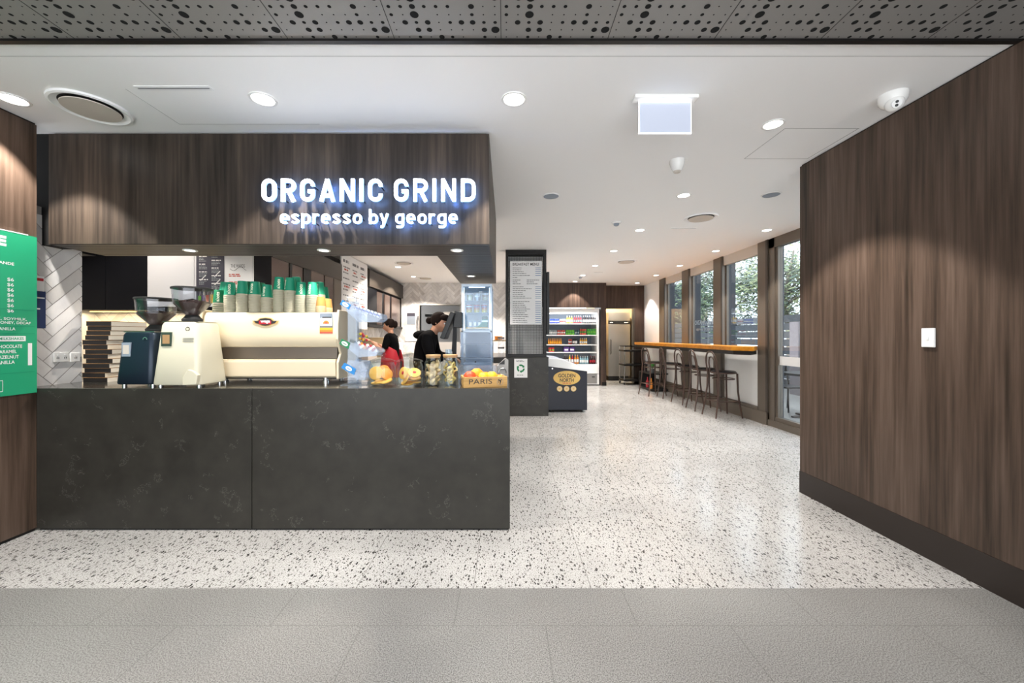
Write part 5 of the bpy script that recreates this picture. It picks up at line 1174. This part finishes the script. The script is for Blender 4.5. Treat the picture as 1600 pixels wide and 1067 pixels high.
# steel upright fridge in its niche
YS = 11.95; t = thing('upright_fridge', 'tall stainless steel single-door fridge in the lit niche of the back wall', 'fridge', (0, 0, 0))
sx0, sx1 = WX(950.5, YS), WX(984.5, YS); szt = WZ(488, YS)
MB().box(sx0, sx1, YS+.03, YS+.5, .14, szt, 'steel').build('body', t, bevel=.006); MB().box(sx0+.02, sx1-.02, YS+.06, YS+.45, 0, .14, 'black').build('plinth', t)
MB().box(sx0, sx1, YS, YS+.029, .16, WZ(506.5, YS), 'steel').build('door', t, bevel=.006)
m = MB(); m.tube([(sx0+.07, YS, WZ(553, YS)), (sx0+.07, YS-.05, WZ(552, YS)), (sx0+.07, YS-.05, WZ(531, YS)), (sx0+.07, YS, WZ(530, YS))], .012, 'black'); m.build('handle', t)
MB().box(sx0, sx1, YS-.004, YS+.029, WZ(506, YS), WZ(501.5, YS), 'black').box(sx0+.05, sx0+.14, YS-.006, YS-.004, WZ(504.4, YS), WZ(503.2, YS), 'c_white').box(sx1-.18, sx1-.06, YS-.006, YS-.004, WZ(504.4, YS), WZ(503.2, YS), 'c_white').build('control_strip', t)
MB().box(sx0, sx1, YS, YS+.029, WZ(501, YS), szt, 'steel').build('grille_panel', t)
ld = bpy.data.lights.new('niche_fill', 'AREA'); ld.size = .3; ld.energy = 32; ld.color = (1, .9, .72)
lo = bpy.data.objects.new('niche_fill', ld); COL.objects.link(lo); lo.location = (3.3, 11.62, 2.7)  # unseen fill light added to brighten the steel fridge, no fitting there

# service trolley
ZT = 10.9; t = thing('service_trolley', 'black three-tier service trolley in front of the steel fridge', 'trolley', (0, 0, 0))
tx0, tx1 = WX(975, ZT), WX(1012, ZT)
for z in (.1, .53, .93): MB().box(tx0, tx1, ZT, ZT+.5, z, z+.05, 'black_metal').build('shelf', t, bevel=.008)
for x in (tx0+.02, tx1-.02):
    for y in (ZT+.02, ZT+.48): MB().tube([(x, y, .06), (x, y, 1.08)], .012, 'chrome').build('upright', t); MB().cyl((0, 0, 0), .035, .025, 'rubber', n=16, M=Matrix.Translation((x-.012, y, .036)) @ Matrix.Rotation(R(90), 4, 'Y')).build('castor', t)
m = MB(); m.tube([(tx0+.02, ZT+.02, 1.08), (tx1-.02, ZT+.02, 1.08), (tx1-.02, ZT+.48, 1.08), (tx0+.02, ZT+.48, 1.08)], .012, 'black_metal', 8, True); m.build('rail', t)

# ================================================================== window bar and stools
t = thing('window_bar', 'long orange timber window bar top on a dark band along the glazing', 'bar', (0, 0, 0))
pl = [(XW-.03, 10.7), (3.53, 10.7), (3.53, 6.1), (3.66, 5.68), (XW-.03, 5.99), ]
pl = [(XW-.032, 10.7), (3.53, 10.7), (3.53, 6.10), (3.68, 5.80), (XW-.032, 6.20)]
MB().prism(pl, 1.135, 1.20, 'bar_wood').build('bar_top', t, bevel=.004)
MB().prism([(XW-.033, 10.65), (3.58, 10.65), (3.58, 6.14), (3.70, 5.90), (XW-.033, 6.22)], 1.07, 1.134, 'black').build('bar_rail', t)

def make_stool(label):
    """origin on the floor at the seat centre; the back faces -x, knees towards +x"""
    t = thing('bar_stool', label, 'bar stool', (0, 0, 0), 0, 'bentwood bar stools along the window bar')
    H = .755; f = [(.155, .155), (.155, -.155)]; b = [(-.165, .15), (-.165, -.15)]
    MB().lathe([(.17, H-.028), (.198, H-.024), (.203, H-.012), (.198, H-.002), (.19, H)], 'stool_wood', n=36).build('seat_rim', t)
    MB().lathe([(.186, H+.001), (.188, H+.012), (.16, H+.022), (.08, H+.027), (.001, H+.028)], 'seat_black', n=36).build('seat', t)
    for (x, y) in f:
        MB().tube([(x*.93, y*.93, H-.02), (x*.98, y*.98, .45), (x*1.1, y*1.1, .2), (x*1.28, y*1.28, 0)], [.016, .015, .014, .012], 'stool_wood').build('leg', t)
    # back legs run up into the outer loop of the back
    for s_ in (1, -1):
        MB().tube([(-.26, s_*.20, 0), (-.215, s_*.175, .25), (-.19, s_*.16, .5), (-.185, s_*.152, .72)], [.012, .014, .015, .015], 'stool_wood').build('leg', t)
    arc = []
    for i in range(25):
        a = math.pi*i/24; yy = .152*math.cos(a)*(1+.12*math.sin(a)); zz = .74+.34*math.sin(a)**.62 if a not in (0, math.pi) else .72
        arc.append((-.185-.055*(zz-.72)/.36, yy, zz+.02*math.sin(a)))
    arc[0] = (-.185, .152, .70); arc[-1] = (-.185, -.152, .70)
    MB().tube(arc, .0135, 'stool_wood').build('back_hoop', t)
    arc2 = []
    for i in range(21):
        a = math.pi*i/20; yy = .088*math.cos(a)*(1+.12*math.sin(a)); zz = .745+.265*math.sin(a)**.6
        arc2.append((-.18-.05*(zz-.72)/.36, yy, zz))
    MB().tube(arc2, .0105, 'stool_wood').build('inner_hoop', t)
    for z, k in ((.27, 1.05), (.64, .86)):
        if z < .5:
            pts = [(.17*k, .17*k, z), (.17*k, -.17*k, z), (-.205, -.17, z), (-.205, .17, z)]
            m = MB()
            for i in range(4): m.tube([pts[i], pts[(i+1) % 4]], .0095, 'stool_wood')
            m.build('foot_rail', t)
        else:
            m = MB(); m.tube([(.165*math.cos(a_*.2618), .165*math.sin(a_*.2618), z) for a_ in range(24)], .009, 'stool_wood', 8, True); m.build('brace_ring', t)
    return t
st0 = make_stool('bentwood bar stool nearest the camera at the window bar')
sp = [(3.70, 6.63, 4, None), (3.68, 7.22, -3, 'bentwood bar stool second from the camera at the window bar'), (3.71, 7.92, 8, 'bentwood bar stool in the middle of the five at the window bar'), (3.68, 8.64, -4, 'bentwood bar stool fourth from the camera at the window bar'), (3.43, 9.06, 14, 'farthest bentwood bar stool beside the service trolley')]
for i, (x, y, rz, lab) in enumerate(sp):
    if i == 0: st0.location = (x, y, 0); st0.rotation_euler = (0, 0, R(rz))
    else: dup(st0, (x, y, 0), R(rz), lab)
# clutter under the far end of the bar
t = thing('under_bar_shelf', 'low black shelf under the far end of the window bar', 'shelf', (0, 0, 0))
MB().box(3.55, 3.98, 9.55, 10.4, .02, .06, 'black').box(3.55, 3.98, 9.55, 10.4, .42, .45, 'black').box(3.55, 3.98, 10.36, 10.4, .06, .42, 'black').build('shelves', t)
t = thing('potted_plant', 'small bright green potted plant under the window bar', 'plant', (3.66, 9.75, .451))
MB().lathe([(.05, 0), (.065, .1), (.06, .1), (.05, .09), (.001, .09)], 'ink_grey', n=20).build('pot', t)
m = MB()
for i in range(46):
    a = random.uniform(0, 6.28); l = random.uniform(.1, .2); tl = random.uniform(.2, .8)
    p0 = Vector((0, 0, .09)); p1 = Vector((math.cos(a)*math.sin(tl)*l, math.sin(a)*math.sin(tl)*l, .09+math.cos(tl)*l)); s_ = Vector((-math.sin(a), math.cos(a), 0))*.012; mid = (p0+p1)/2+Vector((0, 0, .02))
    m.faces([p0, mid+s_, p1, mid-s_], [(0, 1, 2, 3)], 'c_green')
m.build('foliage', t, fix=False)
for x, y, c_, lab, z in ((3.62, 10.1, 'c_dark', 'dark bottle on the low shelf under the window bar', .451), (3.62, 9.7, 'c_orange', 'orange drink carton low under the window bar', .061), (3.62, 9.95, 'c_red', 'red bottle low under the window bar', .061)):
    o = MB().lathe([(.04, 0), (.04, .15), (.015, .2), (.015, .26)], c_, n=16).build('bottle', loc=(x, y, z), label=lab, cat='bottle')

# ================================================================== outside
MB().box(4.2, 40, -3, 60, -.12, -.02, 'ground').build('floor', kind='structure')
def slat_fence(x, y0, y1, label):
    t = thing('slat_fence', label, 'fence', (0, 0, 0)); m = MB()
    for i in range(9): m.box(x, x+.03, y0, y1, .02+i*.215, .02+i*.215+.185, 'fence')
    m.build('slat_panel', t)
    y = y0
    while y < y1: MB().box(x+.03, x+.10, y, y+.07, -.02, 1.98, 'fence').build('post', t); y += 1.9
slat_fence(7.5, 9.0, 19.3, 'dark horizontal slat fence outside the windows')
def tree(x, y, h, spread, seed, label, leaf, n=3800, tr=.12, lean=.0):
    t = thing('tree', label, 'tree', (x, y, -.02)); rr = random.Random(seed); m = MB()
    m.tube([(0, 0, 0), (.05, .1, h*.25), (-.08+lean, .15, h*.5), (.1+lean, 0, h*.8)], [tr, tr*.85, tr*.65, tr*.2], 'bark', 8); limbs = []
    for i in range(13):
        a = rr.uniform(0, 6.28); z0 = h*rr.uniform(.25, .7); l = spread*rr.uniform(.5, 1)
        p1 = Vector((math.cos(a)*l*.5, math.sin(a)*l*.5, z0+.2*l)); p2 = Vector((math.cos(a)*l, math.sin(a)*l, z0+rr.uniform(-.1, .6)*l)); m.tube([(0, .1, z0-.1), p1, p2], [tr*.35, tr*.2, tr*.06], 'bark', 5); limbs.append((p1, p2))
    m.build('trunk', t)
    m = MB()
    cl_ = [l[1] for l in limbs]+[l[0] for l in limbs]+[Vector((rr.gauss(0, spread*.35), rr.gauss(0, spread*.35), h*rr.uniform(.35, 1))) for _ in range(16)]
    for i in range(n):
        c = rr.choice(cl_); p = c+Vector((rr.gauss(0, .34), rr.gauss(0, .34), rr.gauss(0, .26))); s_ = rr.uniform(.03, .075)
        a = Vector((rr.uniform(-1, 1), rr.uniform(-1, 1), rr.uniform(-1, .3))).normalized(); b = a.orthogonal().normalized()
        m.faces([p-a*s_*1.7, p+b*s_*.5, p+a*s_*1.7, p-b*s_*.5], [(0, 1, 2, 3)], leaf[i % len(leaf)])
    m.build('foliage', t, fix=False)
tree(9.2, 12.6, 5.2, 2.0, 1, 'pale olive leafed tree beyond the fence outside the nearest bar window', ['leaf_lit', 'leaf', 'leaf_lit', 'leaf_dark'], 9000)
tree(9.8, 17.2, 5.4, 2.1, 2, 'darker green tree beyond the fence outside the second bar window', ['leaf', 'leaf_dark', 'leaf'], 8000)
tree(10.6, 20.4, 4.6, 1.5, 3, 'green tree farthest along the fence', ['leaf', 'leaf_lit'], 3000)
tree(9.6, 9.3, 6.0, 1.7, 4, 'pale barked gum tree outside the glass door', ['leaf_lit', 'leaf', 'bin_grey'], 4500, .2)
MB().box(6.2, 12, 23.5, 28, 0, 4.5, 'building').build('neighbouring_building', label='dark building wall outside the farthest window', cat='building')
t = thing('reflection_board', 'red and white board in place of a reflection in the farthest window', 'sign', (7.35, 20.6, 1.85)); MB().box(-.35, .5, 0, .05, 0, .5, 'white').build('board', t); MB().box(-.35, .1, -.01, 0, 0, .5, 'red').build('red_panel', t); MB().box(0, .08, .05, .1, -1.87, .4, 'fence').build('post', t)  # solid board built outside in place of a reflection in the glass
t = thing('reflection_board', 'blue and purple board in place of a reflection in the farthest window', 'sign', (7.4, 20.6, .9)); MB().box(-.35, .45, 0, .05, 0, .6, 'c_blue').build('board', t); MB().box(.0, .40, -.01, 0, .1, .5, 'c_purple').build('purple_panel', t); MB().box(-.2, -.12, .05, .1, -.92, .4, 'fence').build('post', t)  # blue and purple window reflection built as a solid board
MB().box(-.15, .15, 0, 2.4, -.02, 1.7, 'concrete').build('concrete_wall', loc=(6.95, 6.95, 0), label='pinkish concrete wall outside the glass door', cat='wall')
MB().box(6.0, 6.1, 8.55, 8.8, -.02, 3.4, 'charcoal_fin').build('outdoor_column', label='dark outdoor column beside the glass door', cat='column')
t = thing('outdoor_table', 'dark outdoor cafe table seen through the glass door', 'table', (5.15, 6.6, -.02)); MB().cyl((0, 0, .72), .40, .035, 'black_metal', n=32).build('table_top', t); MB().cyl((0, 0, .02), .03, .7, 'black_metal').build('pedestal', t); MB().box(-.3, .3, -.03, .03, 0, .03, 'black_metal').box(-.03, .03, -.3, .3, 0, .03, 'black_metal').build('foot', t)
def ochair(x, y, rz, lab):
    t = thing('outdoor_chair', lab, 'chair', (x, y, -.02), R(rz)); MB().box(-.21, .21, -.21, .21, .43, .46, 'black_metal').build('seat', t, bevel=.01)
    for a in (-1, 1):
        MB().tube([(a*.19, -.2, 0), (a*.19, -.19, .44)], .014, 'black_metal').build('leg', t); MB().tube([(a*.19, .22, 0), (a*.19, .19, .44), (a*.18, .25, .85)], .014, 'black_metal').build('leg', t)
    MB().box(-.18, .18, .235, .25, .62, .84, 'black_metal').build('backrest', t, bevel=.005)
ochair(5.25, 7.25, 8, 'dark outdoor chair behind the cafe table outside the door'); ochair(5.5, 5.9, 170, 'dark outdoor chair nearer the glass door')
MB().box(4.6, 6.4, 5.4, 8.2, -.03, -.021, 'c_water').build('outdoor_mat', label='pale blue reflective paving outside the glass door', cat='mat')

# ================================================================== people
def skin_mesh(name, verts, edges, radii, m, parent, root=0, sub=2, flat=None):
    me = bpy.data.meshes.new(name); me.from_pydata([Vector(v) for v in verts], edges, []); o = bpy.data.objects.new(name, me); COL.objects.link(o)
    s_ = o.modifiers.new('s', 'SKIN'); s_.use_smooth_shade = True; su = o.modifiers.new('u', 'SUBSURF'); su.levels = su.render_levels = sub
    for i, r in enumerate(radii):
        d = me.skin_vertices[0].data[i]; d.radius = r if isinstance(r, tuple) else (r, r); d.use_root = (i == root)
    dg = bpy.context.evaluated_depsgraph_get(); dg.update(); nm = bpy.data.meshes.new_from_object(o.evaluated_get(dg)); bpy.data.objects.remove(o)
    nm.name = name; nm.materials.clear(); nm.materials.append(MATS[m])
    for p in nm.polygons: p.use_smooth = True; p.material_index = 0
    o = bpy.data.objects.new(name, nm); COL.objects.link(o); o.parent = parent; return o
def head_mesh(parent, c, rz, tilt, s=1.0):
    """face towards local +x; c is the head centre"""
    M = Matrix.Translation(c) @ Matrix.Rotation(rz, 4, 'Z') @ Matrix.Rotation(tilt, 4, 'Y') @ Matrix.Diagonal((s, s, s, 1))
    b = bmesh.new(); bmesh.ops.create_uvsphere(b, u_segments=28, v_segments=20, radius=1)
    for v in b.verts:
        x, y, z = v.co; X = x*.095; Y = y*.074; Z = z*.115
        if z < -.1: k = 1-.32*min(1, (-z-.1)/.9); Y *= k; X = X*(k if x < 0 else k+.18) ; 
        if x > .75 and abs(y) < .25 and -.35 < z < .12: X += .020*(1-abs(y)/.25)*(1-abs(z+.18)/.3 if abs(z+.18) < .3 else 0)      # nose
        if x > .6 and .1 < z < .32 and .15 < abs(y) < .6: X -= .006                                                          # eye sockets
        if x > .7 and abs(y) < .3 and -.62 < z < -.42: X += .006                                                             # lips
        if x > .5 and z < -.7: X += .012                                                                                     # chin
        if x < 0: X *= 1.08
        v.co = M @ Vector((X, Y, Z))
    m = MB(); b.verts.index_update(); m.faces([v.co for v in b.verts], [[v.index for v in f.verts] for f in b.faces], 'skin'); b.free()
    for s_ in (-1, 1):
        m.ball(M @ Vector((-.005, s_*.074, -.005)), .018*s, 'skin', 2, (.6, .35, 1))
        m.ball(M @ Vector((.078, s_*.030, .022)), .010*s, 'white', 2); m.ball(M @ Vector((.086, s_*.030, .022)), .005*s, 'hair', 1)
        m.box(-.006, .006, -.014, .014, -.002, .002, 'hair', M @ Matrix.Translation((.086, s_*.032, .040)))
    m.box(-.003, .003, -.02, .02, -.002, .002, 'red', M @ Matrix.Translation((.094, 0, -.060)))
    return m, M
def hand(parent, wrist, d, up, side):
    """five-finger hand from wrist along d, palm facing -up, thumb on side"""
    d = Vector(d).normalized(); up = Vector(up); up = (up-d*up.dot(d)).normalized(); sd = d.cross(up)*side; w_ = Vector(wrist)
    vs = [w_, w_+d*.04, w_+d*.085]; ed = [(0, 1), (1, 2)]; rad = [(.022, .018), (.034, .014), (.036, .012)]
    for k, (o_, l) in enumerate(((-.027, .066), (-.009, .076), (.009, .072), (.027, .058))):
        b = w_+d*.082-sd*o_; a = len(vs); vs += [b, b+d*l*.5-up*.006, b+d*l-up*.024]; ed += [(2, a), (a, a+1), (a+1, a+2)]; rad += [.0095, .0085, .007]
    a = len(vs); b = w_+d*.03+sd*.026; vs += [b, b+d*.03+sd*.022-up*.008, b+d*.058+sd*.026-up*.02]; ed += [(1, a), (a, a+1), (a+1, a+2)]; rad += [.012, .0105, .009]
    return skin_mesh('hand', vs, ed, rad, 'skin', parent, 0, 1)
# woman in the black hoodie
px_, py_ = -.93, 4.62
t = thing('person', 'person in a black hoodie, dark hair in a low bun, leaning beside the till', 'person', (px_, py_, 0))
pel = Vector((-.06, .02, .93))
V = [pel, (-.05, .02, 1.08), (-.02, .02, 1.25), (.03, .02, 1.37), (.07, .02, 1.43),
     (.02, -.15, 1.33), (.08, -.21, 1.12), (.24, -.19, 1.10), (.02, .19, 1.33), (.08, .24, 1.12), (.26, .20, 1.10)]
E = [(0, 1), (1, 2), (2, 3), (3, 4), (3, 5), (5, 6), (6, 7), (3, 8), (8, 9), (9, 10)]
Rr = [(.15, .12), (.145, .125), (.15, .14), (.12, .11), (.06, .06), (.078, .078), (.062, .062), (.045, .045), (.078, .078), (.062, .062), (.045, .045)]
skin_mesh('hoodie', V, E, Rr, 'cloth_black', t)
MB().ball((-.07, .02, 1.37), .09, 'cloth_black', 3, (1.1, 1.25, .62)).build('hood', t)
V = [pel+Vector((0, 0, -.02)), (-.07, -.1, .86), (-.05, -.11, .48), (-.07, -.11, .08), (.06, -.115, .04), (-.07, .13, .86), (-.05, .14, .48), (-.07, .14, .08), (.06, .145, .04)]
skin_mesh('trousers', V, [(0, 1), (1, 2), (2, 3), (3, 4), (0, 5), (5, 6), (6, 7), (7, 8)], [(.13, .12), .092, .062, .045, .04, .092, .062, .045, .04], 'ink', t)
hc = Vector((.145, .02, 1.515))
m, MH = head_mesh(t, hc, R(-18), R(24)); m.tube([(.07, .02, 1.40), (.11, .02, 1.46)], .05, 'skin', 12); m.build('head', t)
m = MB(); m.ball(MH @ Vector((-.022, 0, .028)), .1, 'hair', 3, (1.0, .86, 1.0)); m.ball(MH @ Vector((.03, 0, .075)), .065, 'hair', 3, (1.1, 1.05, .7)); m.ball(MH @ Vector((-.135, 0, -.03)), .043, 'hair', 3)
m.build('hair', t)
hand(t, (.24, -.19, 1.10), (.9, .1, -.35), (.3, 0, .9), 1); hand(t, (.26, .20, 1.10), (.9, -.2, -.35), (.3, 0, .9), -1)
# woman in the red apron
t = thing('person', 'person in a black T-shirt and red apron working at the preparation bench', 'person', (-1.94, 6.6, 0))
V = [(.02, 0, .92), (.03, 0, 1.08), (.04, 0, 1.22), (.02, 0, 1.35), (0, 0, 1.42), (.0, -.17, 1.33), (-.05, -.20, 1.14), (.0, .17, 1.33), (-.05, .20, 1.14)]
skin_mesh('t_shirt', V, [(0, 1), (1, 2), (2, 3), (3, 4), (3, 5), (5, 6), (3, 7), (7, 8)], [(.14, .12), (.13, .11), (.14, .12), (.11, .10), .055, .068, .056, .068, .056], 'cloth_black', t)
for s_, z_ in ((-1, 1.27), (1, 1.22)):
    skin_mesh('forearm', [(-.05, s_*.20, 1.15), (-.07, s_*.19, 1.10), (-.27, s_*.15, z_)], [(0, 1), (1, 2)], [.045, .042, .028], 'skin', t); hand(t, (-.27, s_*.15, z_), (-.9, 0, .5), (0, 0, 1), s_)
m, MH = head_mesh(t, Vector((-.03, 0, 1.535)), R(180), R(12), .95); m.tube([(0, 0, 1.40), (-.01, 0, 1.46)], .046, 'skin', 12); m.build('head', t)
m = MB(); m.ball(MH @ Vector((-.022, 0, .028)), .094, 'hair', 3, (1.0, .86, 1.0)); m.ball(MH @ Vector((.03, 0, .07)), .06, 'hair', 3, (1.1, 1.05, .7)); m.ball(MH @ Vector((-.11, 0, .0)), .045, 'hair', 3, (1, .9, 1.4)); m.build('hair', t)
m = MB(); n = 16
vs = []; rows_ = [(1.36, .08, .135), (1.22, .14, .17), (1.12, .28, .175), (.95, .32, .19), (.62, .32, .21)]
for z, ww, dd in rows_:
    for i in range(n+1):
        a = R(180-100*(ww/.22)+200*(ww/.22)*i/n); vs.append((.03+dd*1.0*math.cos(a), dd*1.08*math.sin(a), z))
fs = [(j*(n+1)+i, j*(n+1)+i+1, (j+1)*(n+1)+i+1, (j+1)*(n+1)+i) for j in range(len(rows_)-1) for i in range(n)]
m.faces(vs, fs, 'red'); o = m.build('apron', t, smooth=True); s_ = o.modifiers.new('s', 'SOLIDIFY'); s_.thickness = .008
V = [(.02, 0, .9), (.02, -.09, .84), (.03, -.1, .47), (.02, -.1, .08), (-.10, -.105, .04), (.02, .09, .84), (.03, .1, .47), (.02, .1, .08), (-.10, .105, .04)]
skin_mesh('trousers', V, [(0, 1), (1, 2), (2, 3), (3, 4), (0, 5), (5, 6), (6, 7), (7, 8)], [(.13, .11), .088, .06, .043, .038, .088, .06, .043, .038], 'ink', t)
